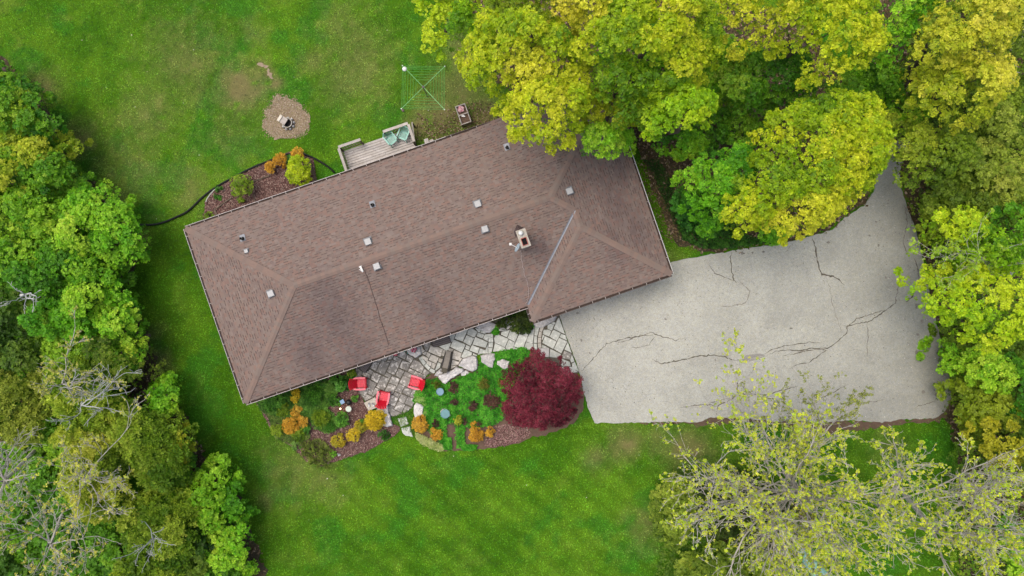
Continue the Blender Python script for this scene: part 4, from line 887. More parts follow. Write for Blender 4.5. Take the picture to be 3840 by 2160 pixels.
def adirondack(label, px, py, ang):
    "armchair of slats facing local +x"
    x, y_, _ = at(px, py, .4); r = thing('adirondack_chair', label, 'chair', (x, y_, .09), ang, 'red adirondack chairs on the patio')
    m = MB()
    for k in range(7): a = k / 6; xx = .34 - a * .5; zz = .36 - a * .1; m.bbox(xx - .035, xx + .03, -.235, .235, zz - .015, zz + .01, .006)
    m.obj('seat', M['pink'] if False else M['seatpink'], r)
    m = MB(); m.box(.34, .385, -.27, .27, .2, .37); 
    for s in (-1, 1): m.beam((.36, s * .25, .30), (-.36, s * .25, .10), .03, .11)
    m.obj('seat_frame', M['redback'], r)
    m = MB(); sh = .0
    for k in range(7):
        a = (k - 3) / 3; top = .86 - .09 * a * a; y0_ = a * .18; y1_ = a * .29; xo = -.16 + .02 * a * a
        V = [(xo, y0_ - .028, .27), (xo, y0_ + .028, .27), (xo - .36 * (top / .86), y1_ + .042, top), (xo - .36 * (top / .86), y1_ - .042, top)]; V += [(a1 - .022, b1, c1 - .008) for a1, b1, c1 in V]
        m.add(V, [(0, 1, 2, 3), (7, 6, 5, 4), (0, 4, 5, 1), (1, 5, 6, 2), (2, 6, 7, 3), (3, 7, 4, 0)])
    m.beam((-.36, -.26, .5), (-.36, .26, .5), .03, .06); m.obj('backrest', M['redback'], r)
    for s in (-1, 1):
        m = MB(); P = [(.36, s * .27), (.40, s * .31), (.38, s * .37), (.1, s * .39), (-.2, s * .37), (-.33, s * .31), (-.33, s * .27), (.0, s * .28)]
        slab(P, .55, .575, .006, m); m.obj('armrest', M['pink'], r)
        m = MB(); m.beam((.33, s * .28, .55), (.36, s * .27, 0), .04, .1, up=(1, 0, 0)); m.obj('leg', M['redback'], r); m = MB(); m.beam((-.24, s * .27, .55), (-.34, s * .26, 0), .04, .09, up=(1, 0, 0)); m.obj('leg', M['redback'], r)
M['seatpink'] = plain('seat_red_plastic', A(250, 80, 98), 0.5, var=0.06, spec=0.3)
adirondack('red adirondack chair at the left edge of the patio beside the mulch bed', 1349, 1437, R(2))
adirondack('red adirondack chair at the lower edge of the patio next to the stone slabs', 1438, 1493, R(80))
adirondack('red adirondack chair at the right edge of the patio beside the green ground cover', 1562, 1434, R(163))

# ================================================================ PATIO AND WALK
S = 8.05
FA = lambda l: cr(l, 1320, 1300, S); FB = lambda l: cr(l, 1320, 1440, S); FC = lambda l: cr(l, 1560, 1240, S); FD = lambda l: cr(l, 1840, 1170, 6.04)
DARK = [FA(p) for p in [[(640, 430), (840, 345), (885, 395), (835, 490)], [(650, 440), (825, 500), (720, 735), (545, 650)], [(895, 405), (1135, 500), (970, 860), (730, 750)], [(850, 350), (1100, 260), (1040, 400), (1020, 450), (890, 390)], [(1130, 250), (1260, 240), (1210, 380), (1065, 410)], [(1060, 420), (1170, 420), (1150, 490), (1040, 455)], [(1280, 265), (1510, 385), (1450, 500), (1230, 380)], [(1200, 395), (1450, 505), (1290, 850), (1215, 840), (1050, 750)], [(1400, 150), (1560, 100), (1660, 240), (1600, 390), (1290, 255)], [(1670, 240), (1760, 280), (1860, 350), (1780, 490), (1620, 400)], [(1530, 400), (1770, 500), (1670, 735), (1420, 630)], [(1870, 390), (2050, 470), (2180, 640), (2100, 800), (1730, 620)], [(1720, 650), (1900, 730), (1850, 840), (1680, 750)], [(1910, 740), (2240, 880), (2170, 1030), (2120, 1000), (1830, 850)], [(2180, 660), (2340, 780), (2250, 880), (2110, 810)], [(1410, 660), (1580, 740), (1460, 960), (1310, 870)], [(1600, 740), (1840, 850), (1790, 960), (1550, 860)], [(1030, 775), (1200, 850), (1140, 960), (980, 870)], [(640, 755), (880, 870), (770, 1100), (560, 980)], [(540, 690), (640, 740), (590, 860), (430, 760)], [(420, 780), (570, 850), (530, 960), (300, 850), (340, 770)], [(130, 620), (330, 780), (260, 900), (60, 960)], [(890, 880), (1135, 970), (960, 1330), (730, 1220)], [(1210, 880), (1450, 975), (1360, 1180), (1110, 1090)], [(1540, 870), (1790, 970), (1800, 1270), (1600, 1190), (1420, 1100)], [(450, 970), (750, 1110), (640, 1345), (430, 1250)], [(60, 980), (290, 900), (430, 970), (410, 1240), (200, 1290)], [(1105, 1110), (1355, 1200), (1230, 1440), (980, 1340)], [(2020, 1010), (2170, 1050), (2120, 1290), (1990, 1300), (1830, 1240), (1820, 1010)], [(1010, -20), (1100, 240), (1390, 140), (1350, 0)], [(1370, 1195), (1420, 1110), (1590, 1200), (1480, 1420), (1300, 1340)]]]
DARK += [FB(p) for p in [[(200, 170), (480, 130), (500, 190), (420, 370), (240, 300)], [(505, 175), (640, 215), (590, 340), (470, 290)], [(700, 110), (820, 160), (750, 290), (630, 370), (600, 340)], [(240, 310), (420, 390), (380, 440)], [(440, 310), (600, 370), (640, 395), (390, 510), (370, 440)], [(830, 175), (960, 225), (1220, 330), (1120, 330), (1090, 590), (760, 420), (770, 300)], [(1600, 90), (1810, 170), (1740, 365), (1520, 260)], [(1820, 165), (2030, 190), (1960, 330), (1920, 450), (1745, 370)], [(1290, 240), (1470, 310), (1420, 430), (1240, 330)], [(1480, 300), (1680, 370), (1570, 600), (1400, 520)], [(1690, 375), (1910, 465), (1830, 690), (1590, 590)], [(1130, 335), (1240, 340), (1400, 430), (1290, 680), (1090, 600)], [(1390, 530), (1610, 620), (1500, 860), (1270, 760)], [(1100, 620), (1280, 690), (1240, 770), (1180, 850), (1110, 840)], [(1620, 640), (1790, 720), (1680, 830), (1510, 880)], [(1250, 770), (1490, 880), (1340, 965), (1150, 975), (1150, 850)]]]
MID = [FC(p) for p in [[(440, 430), (540, 500), (640, 490), (820, 560), (740, 790), (370, 640)], [(1140, 580), (1385, 680), (1320, 900), (1080, 850)], [(1000, 520), (1140, 560), (1090, 640), (970, 600)], [(830, 570), (930, 600), (840, 770), (750, 750)], [(460, 710), (700, 810), (610, 1000), (380, 880)], [(330, 640), (450, 700), (390, 830), (300, 760)], [(180, 690), (300, 620), (330, 640), (290, 750)], [(190, 740), (380, 830), (340, 960), (210, 860)], [(350, 900), (480, 950), (440, 1090), (310, 980)], [(490, 950), (610, 1010), (550, 1160), (450, 1100)], [(700, 820), (820, 860), (760, 980), (670, 930)], [(1350, 810), (1400, 840), (1320, 940), (1290, 930)], [(1090, 870), (1320, 950), (1270, 1030), (1060, 1060)], [(60, 400), (170, 440), (210, 560), (280, 610), (170, 680), (120, 560)], [(1060, 1070), (1260, 1050), (1060, 1160)]]]
DARKSTONE = [FC([(210, 400), (440, 340), (450, 390), (340, 620), (285, 600)])]  # a single stone of darker colour
PALE = [FC(p) for p in [[(80, 820), (200, 760), (210, 850), (110, 900)], [(120, 900), (210, 850), (310, 970), (230, 1060)], [(240, 1060), (320, 980), (440, 1120), (380, 1200)], [(390, 1210), (450, 1130), (580, 1200), (570, 1280), (510, 1290)], [(660, 950), (750, 990), (730, 1110), (600, 1210), (570, 1190)], [(700, 470), (1060, 360), (980, 590), (900, 600), (720, 490)], [(990, 110), (1200, 110), (1110, 320), (1050, 350)], [(1120, 60), (1245, 10), (1205, 100)], [(1255, 10), (1340, -70), (1580, -60), (1410, 330), (1150, 240)], [(1575, -30), (1700, -80), (1860, 40), (1770, 210), (1530, 110)], [(1530, 130), (1765, 225), (1645, 465), (1420, 340)], [(1790, 180), (2170, 350), (2100, 520), (1700, 420)], [(1870, 50), (2060, 120), (2010, 240), (1820, 165)], [(2075, 110), (2320, 90), (2330, 200), (2180, 240), (2180, 330), (2020, 250)], [(1780, -80), (1960, -40), (1940, 60), (1870, 35)], [(1970, -30), (2150, 60), (2070, 105), (1950, 65)], [(1130, 260), (1500, 420), (1390, 670), (1030, 490)], [(1515, 430), (1640, 480), (1600, 590), (1475, 540)], [(1690, 430), (1920, 520), (1860, 690), (1610, 600)], [(1930, 530), (2090, 590), (2170, 400), (2175, 690), (1980, 700), (1860, 740)], [(2185, 240), (2330, 200), (2335, 340), (2190, 345)], [(2190, 355), (2330, 345), (2320, 510), (2180, 500)], [(2180, 512), (2315, 520), (2280, 690), (2180, 690)], [(1470, 550), (1700, 660), (1680, 740), (1420, 830), (1360, 790)], [(1710, 670), (1850, 740), (1840, 770), (1720, 740)]]]
PALE += [FD(p) for p in [[(130, 490), (410, 610), (320, 800), (90, 690), (75, 600)], [(95, 700), (320, 805), (360, 870), (50, 905)], [(245, 450), (320, 430), (440, 400), (370, 580), (230, 510)], [(450, 400), (635, 490), (550, 680), (380, 590)], [(430, 375), (590, 350), (580, 440), (520, 410)], [(600, 350), (920, 345), (830, 570), (590, 450)], [(650, 495), (840, 570), (780, 690), (740, 850), (520, 780)], [(415, 620), (550, 690), (500, 850), (370, 860), (330, 800)], [(520, 790), (700, 850), (500, 850)], [(930, 360), (1000, 330), (980, 480), (960, 710), (900, 710), (800, 670)], [(800, 680), (960, 720), (970, 860), (820, 850), (750, 840)], [(1005, 345), (1110, 340), (1060, 540), (985, 530)], [(985, 540), (1055, 550), (1050, 710), (970, 700)], [(970, 710), (1050, 720), (1060, 850), (980, 860)], [(1200, 400), (1310, 400), (1380, 430), (1325, 560), (1180, 500)], [(1290, 290), (1350, 260), (1440, 290), (1390, 425), (1290, 380)], [(1360, 250), (1430, 220), (1480, 245), (1440, 290)], [(1520, 150), (1550, 120), (1690, 510), (1425, 380), (1480, 240)], [(1425, 395), (1595, 480), (1500, 660), (1330, 560)], [(1600, 490), (1695, 525), (1735, 650), (1560, 570)], [(1180, 510), (1220, 540), (1170, 640), (1155, 620)], [(1225, 540), (1495, 665), (1420, 840), (1170, 700)], [(1550, 580), (1740, 670), (1600, 940), (1430, 840)], [(1750, 680), (1835, 930), (1670, 850)], [(1165, 740), (1320, 810), (1165, 815)], [(1340, 830), (1590, 950), (1580, 1010), (1500, 1040), (1330, 1020)], [(1600, 1050), (1790, 1130), (1820, 1230), (1600, 1230)], [(1840, 1170), (1910, 1130), (2000, 1350), (1850, 1280)], [(1840, 960), (1900, 1120), (1830, 1150), (1800, 1090)], [(1830, 1240), (1980, 1360), (1700, 1400), (1600, 1240)]]]
STEPS = [FD(p) for p in [[(1120, 345), (1215, 320), (1165, 450), (1100, 435)], [(1095, 440), (1165, 455), (1145, 575), (1070, 570)], [(1070, 580), (1145, 580), (1145, 700), (1060, 700)], [(1065, 710), (1145, 705), (1155, 810), (1075, 810)]]]
RUST = [FD([(1670, 870), (1830, 940), (1800, 1080), (1600, 1040)])]
patio = thing('flagstone_patio', 'flagstone patio of dark lichened squares joining a pale stepped walk to the driveway', 'patio', at(1700, 1350))
ploc = at(1700, 1350); rgp = random.Random(2); ns = 0
for group_, mt, zz in ((DARK, 'flagdark', .08), (MID, 'flagmid', .105), (DARKSTONE, 'flagdark', .10), (PALE, 'flagpale', .13), (STEPS, 'flagmid', .09), (RUST, 'flagdark', .12)):
    for p in group_:
        pz = [at(x, y_, zz)[:2] for x, y_ in p]; q = shrink(pz, .005); h_ = zz + rgp.uniform(-.006, .008)
        slab(q, .03, h_, .01).obj('flagstone', M[mt], patio, off=ploc)
C4 = lambda l: cr(l, 1600, 1340, 5.118); C8 = lambda l: cr(l, 1500, 1150, 2.635)
BO = [(FC([(1410, 835), (1700, 750), (1830, 795), (1860, 960), (1855, 1160), (1750, 1240), (1620, 1230), (1270, 1045)]), .32, 'boulder', 'large grey boulder mottled with white lichen right of the folded recliner'),
      (FC([(1940, 750), (2100, 700), (2370, 695), (2375, 860), (2310, 1120), (2200, 1100), (1980, 950)]), .3, 'boulder', 'squarish grey boulder between the walk and the green ground cover'),
      (C4([(205, 355), (440, 275), (570, 182), (715, 240), (600, 340), (460, 420), (350, 520), (240, 425)]), .34, 'boulder', 'long pale ledge rock just below the folded recliner'),
      (C4([(130, 350), (270, 205), (330, 250), (300, 300), (200, 352)]), .24, 'boulder', 'small pale wedge rock touching the left end of the long ledge rock'),
      (C4([(680, 270), (760, 250), (825, 300), (740, 345), (670, 355), (650, 310)]), .2, 'boulder', 'small white streaked rock tucked under the large lichened boulder'),
      (C8([(960, 540), (1010, 520), (1080, 540), (1075, 600), (1040, 625), (985, 600), (958, 570)]), .28, 'boulder', 'rounded pinkish grey boulder by the left tip of the red maple'),
      (FD([(140, 360), (270, 280), (370, 170), (460, 140), (560, 200), (660, 280), (420, 380), (300, 435), (190, 430)]), .2, 'boulder', 'pointed grey slab rock beside the dark evergreen under the eave'),
      (C8([(745, 200), (850, 130), (955, 180), (930, 230), (880, 262), (830, 250)]), .2, 'boulder', 'grey slab rock under the eave left of the pointed slab rock'),
      (C8([(1310, 172), (1340, 198), (1400, 205), (1530, 145), (1550, 100), (1480, 70), (1330, 120)]), .26, 'boulder', 'flat grey slab rock poking out below the garage corner'),
      (FB([(1860, 800), (1870, 640), (1950, 560), (2080, 620), (2160, 700), (2140, 920), (1900, 1085)]), .3, 'whiterock', 'white oval boulder at the lower right rim of the patio'),
      (FB([(740, 800), (770, 700), (1060, 600), (1090, 680), (1110, 880), (1225, 1270), (1050, 1320), (960, 1270), (980, 1080), (900, 860)]), .3, 'boulder', 'long grey boulder standing between the yellow shrub and the patio rim'),
      (FA([(1600, 60), (1850, -20), (2060, 0), (2090, 240), (1900, 335), (1740, 230)]), .3, 'whiterock', 'pale flat rock under the eave carrying the pot of pink flowers'),
      (cr([(1380, 1190), (1420, 1180), (1440, 1210), (1400, 1230)], 960, 1440, 4.53), .14, 'boulder', 'small grey stone at the bottom rim of the left flower bed')]
for k, (p, hh_, mt, lb) in enumerate(BO):
    pz = [at(x, y_, hh_ * .8)[:2] for x, y_ in p]; c = np.mean(pz, 0); o = boulder_mb(pz, hh_, 200 + k).obj('boulder', M[mt], None, off=(c[0], c[1], 0), smooth_=False); tag(o, lb, 'rock')
p = FD([(1070, 820), (1325, 820), (1320, 1020), (1080, 1000)]); pz = [at(x, y_, .18)[:2] for x, y_ in p]; c = np.mean(pz, 0)
tag(slab(pz, .03, .18, .015).obj('stone_block', M['boulder'], None, off=(*c, 0)), 'square pale stone block at the foot of the walk steps above the red maple', 'stone block')
STEPPX = [FB([(1380, 1040), (1630, 985), (1710, 1200), (1470, 1295)]), FB([(1490, 1330), (1740, 1285), (1840, 1600), (1620, 1560), (1530, 1480)])]
for p, lb in ((FB([(1380, 1040), (1630, 985), (1710, 1200), (1470, 1295)]), 'square stepping stone in the grass nearest the patio rim'), (FB([(1490, 1330), (1740, 1285), (1840, 1600), (1620, 1560), (1530, 1480)]), 'wedge shaped stepping stone further out on the lawn')):
    pz = [at(x, y_, .06)[:2] for x, y_ in p]; c = np.mean(pz, 0); tag(slab(jag(pz, .2, .008, 3), .0, .09, .012).obj('stepping_stone', M['flagpale'], None, off=(*c, 0)), lb, 'stepping stone', 'stepping stones between patio and lawn')
# low stone table with two gull ornaments
p = FB([(355, 575), (700, 400), (760, 560), (830, 700), (690, 735), (505, 810)]); pz = [at(x, y_, .4)[:2] for x, y_ in p]; c = np.mean(pz, 0)
tb = thing('stone_table', 'low pale stone slab table left of the lower red chair', 'table', (*c, 0)); slab(pz, .32, .4, .012).obj('tabletop', M['concrete'], tb, off=(*c, 0)); MB().box(-.18, .18, -.16, .16, 0, .315).obj('pedestal', M['concrete'], tb)
for (x, y_), an, lb in ((FB([(515, 640)])[0], 95, 'white gull ornament on the stone table, the left one with dark wingtips'), (FB([(650, 640)])[0], 118, 'white gull ornament on the stone table, the right one close to the chair')):
    q = at(x, y_, .46); g_ = thing('gull_ornament', lb, 'ornament', (q[0], q[1], .4), R(an), 'gull ornaments on the stone table')
    m = MB(); m.tube([(-.12, 0, .06), (-.08, 0, .06), (0, 0, .065), (.07, 0, .07), (.1, 0, .09), (.12, 0, .1)], [.012, .045, .06, .04, .025, .01], 10); m.obj('body', M['white'], g_, smooth_=True)
    for s in (-1, 1): m = MB(); m.add([(.02, s * .05, .1), (.1, s * .03, .1), (.13, s * .012, .09), (.17, s * .02, .11)], [(0, 1, 2), (1, 3, 2)]); m.beam((0.0, s * .04, .115), (.15, s * .015, .11), .03, .01); m.obj('wing', M['ventside'], g_)
    m = MB(); m.tube([(0.02, 0, 0), (.02, 0, .04)], .012, 6); m.obj('foot', M['ventside'], g_)

def slat_bench(label, corners, z, nsl, along, mat, legs=True):
    "corners px of the seat at height z, ordered; slats run from edge 0-1 ... "
    P = [Vector(at(x, y_, z)) for x, y_ in corners]; c = sum(P, Vector()) / 4; r = thing('slatted_bench', label, 'bench', (c.x, c.y, 0))
    for k in range(nsl):
        t = (k + .5) / nsl; a = P[0].lerp(P[3], t); b = P[1].lerp(P[2], t); wd = (P[3] - P[0]).length / nsl * .62
        m = MB(); m.beam(a - c + Vector((0, 0, z)), b - c + Vector((0, 0, z)), wd, .03); m.obj('slat', mat, r)
    for a, b in ((P[0], P[3]), (P[1], P[2])): m = MB(); m.beam(a - c + Vector((0, 0, z - .06)), b - c + Vector((0, 0, z - .06)), .04, .07); m.obj('frame', M['darkslat'], r)
    for q in P: v = (q - c) * .88; m = MB(); m.box(v.x - .03, v.x + .03, v.y - .03, v.y + .03, .09, z - .08); m.obj('leg', M['darkslat'], r)
slat_bench('dark slatted bench with four wide slats half under the eave above the walk', FC([(455, 290), (980, 120), (1050, 350), (540, 505)]), .5, 4, 0, M['slate'])
slat_bench('dark slatted bench set at an angle under the eave behind the left red chair', FA([(390, 800), (720, 300), (480, 150), (150, 590)]), .5, 7, 0, M['slate'])
# folded recliner
q0 = Vector(at(*FC([(990, 620)])[0], .45)); q1 = Vector(at(*FC([(840, 1260)])[0], .55)); dd_ = (q1 - q0); Lr = dd_.length; ang = math.atan2(dd_.y, dd_.x); c = (q0 + q1) / 2
rec = thing('garden_recliner', 'folding grey garden recliner standing by the large boulders', 'recliner', (c.x, c.y, .1), ang); hw = .155
def pad(name, x0, x1, z0, z1, mat, w_=hw, th=.04): m = MB(); m.beam((x0, 0, z0), (x1, 0, z1), w_ * 2, th, up=(0, 0, 1)); m.obj(name, mat, rec)
pad('leg_rest', -Lr / 2, -Lr / 2 + .32, .34, .36, M['recliner'], .14); pad('seat', -Lr / 2 + .33, Lr / 2 - .25, .36, .38, M['recliner'], .16, .05); pad('headrest', Lr / 2 - .24, Lr / 2, .41, .52, M['reclinerdark'], .165, .07)
for s in (-1, 1):
    m = MB(); m.tube([(-Lr / 2, s * .19, .32), (-.1, s * .2, .36), (Lr / 2, s * .2, .5)], .014, 6); m.obj('side_rail', M['darkslat'], rec); m = MB(); m.beam((-.2, s * .21, .46), (.28, s * .21, .5), .05, .02); m.obj('armrest', M['darkslat'], rec)
    for a_, b_ in ((-.35, .3), (.3, -.3)): m = MB(); m.tube([(a_, s * .19, .34), (b_, s * .19, 0)], .013, 6); m.obj('leg', M['darkslat'], rec)
def flowers(name, x, y_, z, r, n, cols, parent, seed, off):
    rg = np.random.default_rng(seed); a = rg.uniform(0, 6.283, n); q = r * np.sqrt(rg.uniform(0, 1, n)); P = np.stack([x + q * np.cos(a), y_ + q * np.sin(a), z + (r - q) * .5 + rg.uniform(0, .03, n)], 1)
    c = np.array(cols); V, cc = rosettes(P, rg.normal(0, .3, P.shape) + [0, 0, 1], np.full(n, .035), c[rg.integers(0, len(c), n)], 5, rg, .1, .5); quads(name, V, cc, M['petal'], parent, off=off)
PK = [A(250, 176, 196), A(240, 120, 150), A(252, 214, 222), A(206, 60, 90)]
def pot(label, px, py, z, r, seed, cols=PK, n=70, hpot=.22):
    q = at(px, py, z + hpot); t_ = thing('flower_pot', label, 'flower pot', (q[0], q[1], z)); MB().lathe([(r * .7, 0), (r, hpot * .9), (r * 1.06, hpot), (r * .92, hpot), (r * .9, hpot * .8)], 16).obj('pot', M['whiterock'], t_)
    rg = np.random.default_rng(seed); P = np.stack([rg.normal(0, r * .5, 60), rg.normal(0, r * .5, 60), np.full(60, hpot + .02)], 1); V, cc = rosettes(P, np.tile([0, 0, 1.0], (60, 1)), np.full(60, .05), np.tile(A(70, 90, 50), (60, 1)), 4, rg); quads('foliage', V, cc, M['leaf'], t_)
    flowers('flowers', 0, 0, hpot + .04, r * 1.05, n, cols, t_, seed, (0, 0, 0))
x, y_ = FA([(1865, 80)])[0]; pot('white pot of pale pink flowers on the flat rock under the eave', x, y_, .3, .16, 1)
x, y_ = FA([(1305, 205)])[0]; pot('pot of bright pink flowers half hidden below the eave left of the flat rock', x, y_, .09, .13, 2, [A(246, 110, 130), A(252, 150, 165)], 60)
for (x, y_), r_, lb in ((FA([(1580, 112)])[0], .075, 'round teal glazed bowl under the gutter beside the flat rock'), (FA([(1690, 190)])[0], .05, 'tiny teal glazed dish below the round teal bowl')):
    q = at(x, y_, .2); t_ = MB().lathe([(r_ * .5, .1), (r_, .2), (r_ * 1.05, .22), (r_ * .8, .19), (.01, .17)], 14).obj('glazed_bowl', M['teal'], None, off=(0, 0, 0), smooth_=True); t_.location = (q[0], q[1], 0); tag(t_, lb, 'bowl')

# ================================================================ THINGS ON THE LAWN
# rotary clothesline
cz = 1.95; cl0 = at(1602, 352, 0); hub = Vector(at(1587, 325, cz)); root = thing('rotary_clothesline', 'square green rotary clothesline standing open on the lawn', 'clothesline', (hub.x, hub.y, 0))
m = MB(); m.tube([(0, 0, 0), (0, 0, cz - .1)], .028, 10); m.obj('pole', M['ventside'], root); m = MB(); m.lathe([(.05, cz - .14), (.07, cz - .1), (.07, cz - .02), (.04, cz)], 12); m.obj('hub', M['slate'], root)
CN = [Vector(at(px, py, cz + .02)) - Vector((hub.x, hub.y, 0)) for px, py in ((1509, 246), (1668, 249), (1667, 411), (1505, 408))]
for q in CN: m = MB(); m.tube([(0, 0, cz - .08), (q.x, q.y, q.z)], .017, 7); m.obj('arm', M['greenmetal'], root); m = MB(); m.lathe([(.03, -.03), (.035, .02), (.01, .04)], 8, (q.x, q.y, q.z)); m.obj('arm_tip', M['white'], root)
for t in (.35, .48, .6, .73, .85, .92, .99):
    m = MB(); P = [Vector((q.x * t, q.y * t, cz - .08 + (q.z - cz + .08) * t)) for q in CN]
    for a, b in zip(P, P[1:] + P[:1]): m.tube([a, a.lerp(b, .5) - Vector((0, 0, .03)), b], .009, 4)
    m.obj('line', M['greenline'], root)
q = at(1517, 259, 1.9); o = MB().lathe([(.02, -.18), (.1, -.12), (.14, 0), (.12, .07), (.03, .1)], 16).obj('peg_bag', M['white'], None, smooth_=True); o.location = q; tag(o, 'round white peg bag hanging at the upper left corner of the clothesline', 'peg bag')
q = at(1511, 413, 1.8); o = MB().lathe([(.02, -.2), (.07, -.14), (.08, 0), (.03, .06)], 12).obj('peg_bag', plain('grey_cloth', A(150, 128, 120), .9), None, smooth_=True); o.location = q; tag(o, 'small brownish peg bag hanging at the lower left corner of the clothesline', 'peg bag')
# fire bowl with a board across it
q = at(1076, 460, .3); fb = thing('fire_bowl', 'open fire ring on the bare dirt patch', 'fire bowl', (q[0], q[1], 0))
m = MB(); m.lathe([(.2, .0), (.27, .12), (.285, .3), (.30, .33), (.25, .31), (.22, .1)], 22); m.obj('bowl', M['concrete'], fb)
m = MB(); m.lathe([(.25, .10), (.2, .12), (.02, .13)], 20); m.obj('ash', M['soot'], fb)
for k in range(9): a = k * .7 + .2; m = MB(); m.bbox(-.06, .06, -.045, .045, 0, .16, .02); o = m.obj('stone', M['boulder'], fb); o.location = (.34 * math.cos(a), .34 * math.sin(a), 0); o.rotation_euler = (0, 0, a + 1.57)
q = at(1062, 451, .42); lid = thing('wooden_board', 'pale board box resting over the left half of the fire ring', 'board', (q[0], q[1], .345), R(-33))
MB().bbox(-.17, .18, -.2, .2, 0, .03, .005).obj('panel', plain('grey_board', A(184, 176, 166), .8), lid); MB().bbox(-.32, -.16, -.2, .2, .031, .09, .01).obj('batten', plain('cream_board', A(222, 214, 196), .8), lid)
# planter box
pz_ = .55; P = [at(*p, pz_)[:2] for p in cr([(1255, 1000), (1465, 925), (1610, 1310), (1400, 1395)], 1480, 220, 5.572)]; c = np.mean(P, 0); an = math.atan2(P[1][1] - P[0][1], P[1][0] - P[0][0])
L1 = math.dist(P[0], P[1]); L2 = math.dist(P[1], P[2]); pb = thing('planter_box', 'grey wooden planter box with two compartments beside the back eave', 'planter', (*c, 0), an)
b_ = .055
for x0, x1, y0_, y1_ in ((-L1 / 2, L1 / 2, L2 / 2 - b_, L2 / 2), (-L1 / 2, L1 / 2, -L2 / 2, -L2 / 2 + b_), (-L1 / 2 + b_, L1 / 2 - b_, -.03, .03)): MB().bbox(x0, x1, y0_, y1_, .05, pz_, .006).obj('side_board', M['planterwood'], pb)
for x0, x1 in ((-L1 / 2, -L1 / 2 + b_), (L1 / 2 - b_, L1 / 2)): MB().bbox(x0, x1, -L2 / 2 + b_, L2 / 2 - b_, .05, pz_ + .003, .006).obj('side_board', M['planterwood'], pb)
MB().box(-L1 / 2 + b_, L1 / 2 - b_, -L2 / 2 + b_, L2 / 2 - b_, .1, pz_ - .13).obj('soil', M['darksoil'], pb)
flowers('flowers', -.03, L2 / 4 + .02, pz_ - .02, .17, 90, [A(252, 200, 206), A(246, 160, 176), A(250, 226, 226)], pb, 7, (0, 0, 0))
q = at(*cr([(1435, 1200)], 1480, 220, 5.572)[0], .5); dk = MB().tube([(-.13, 0, .05), (-.09, 0, .06), (0, 0, .07), (.08, 0, .06), (.12, 0, .1)], [.015, .05, .065, .045, .01], 10).obj('duck_ornament', M['white'], None, smooth_=True); dk.location = (q[0], q[1], .43); dk.rotation_euler = (0, 0, R(-12)); tag(dk, 'white duck ornament sitting in the lower half of the planter box', 'ornament')
# corrugated drain pipe
HP = [(515, 842), (566, 844), (611, 836), (656, 816), (700, 797), (727, 771), (768, 730), (812, 700), (852, 677), (894, 655), (941, 630), (1000, 606), (1032, 595), (1066, 580), (1112, 574), (1156, 582), (1199, 605), (1234, 627), (1262, 655)]
P = []
for a, b in zip(HP[:-1], HP[1:]):
    for j in range(8): t = j / 8; P.append(at(a[0] + (b[0] - a[0]) * t, a[1] + (b[1] - a[1]) * t, .07))
P = np.array(P); P[:, 0] = np.convolve(np.pad(P[:, 0], 4, 'edge'), np.ones(9) / 9, 'valid'); P[:, 1] = np.convolve(np.pad(P[:, 1], 4, 'edge'), np.ones(9) / 9, 'valid')
P2 = []; RR = []
for a, b in zip(P[:-1], P[1:]):
    for j in range(4): P2.append(a + (b - a) * j / 4); RR.append(.062 if j % 2 else .052)
m = MB(); m.tube(P2, RR, 8); tag(m.obj('drain_pipe', M['hose'], None, off=tuple(P[0])), 'black corrugated drain pipe snaking across the lawn and round the upper flower bed', 'pipe')
P = [at(x, y_, .05) for x, y_ in cr([(555, 1280), (570, 1240), (600, 1195), (640, 1150), (670, 1120)], 600, 360, 3.22)]
m = MB(); m.tube(P, .03, 5); tag(m.obj('bed_edging', M['edging'], None, off=P[0]), 'short curve of white plastic edging at the left tip of the upper flower bed', 'edging')
def timber(label, pl, w_=.1, h_=.1, mat='timber'):
    P = [at(x, y_, .06) for x, y_ in pl]; m = MB()
    for a, b in zip(P[:-1], P[1:]): m.beam(a, b, w_, h_)
    tag(m.obj('edging_timber', M[mat], None, off=P[0]), label, 'timber')
C1 = lambda l: cr(l, 600, 360, 3.22)
timber('grey edging timber on the right side of the upper flower bed', C1([(1795, 750), (1890, 1035)]), .1); timber('thin timber laid across the upper bed beside the green shrub', C1([(1120, 1035), (1340, 955)]), .07)
timber('dark timber running from the left end of the upper bed towards the green shrub', C1([(670, 1365), (870, 1225)]), .06); timber('short timber at the left foot of the upper bed by the eave', C1([(660, 1360), (690, 1450)]), .09)
timber('short dark timber in the middle of the upper bed below the green shrub', C1([(1120, 1180), (1160, 1290)]), .04)
# basins
def basin(label, px, py, r, mat, base):
    q = at(px, py, .45); t_ = thing('bird_bath', label, 'bird bath', (q[0], q[1], 0)); MB().lathe([(r * .5, 0), (r * .35, .1), (r * .35, .35)], 12).obj('pedestal', M['whiterock'], t_)
    MB().lathe([(r * .3, .34), (r * .95, .40), (r, .45), (r * .93, .45), (r * .9, .43)], 18).obj('rim', M[mat], t_); MB().lathe([(r * .9, .425), (.01, .43)], 18).obj('water', M[mat], t_)
    if base: MB().add(*[(lambda b: (b.v, b.f))(boulder_mb([(-r * 1.4, .1), (-r, -r * .9), (0, -r * 1.15), (r * 1.15, -r * .7), (r, .1), (0, .3), (-r * 1.2, .45 * r * 2)], .2, 5))][0]).obj('base_stone', M['whiterock'], t_)
basin('small round blue bird bath in the green ground cover nearer the boulders', 1650, 1469, .22, 'birdblue', False); basin('larger teal bird bath on white stones near the bottom of the right bed', 1669, 1552, .27, 'birdteal', True)
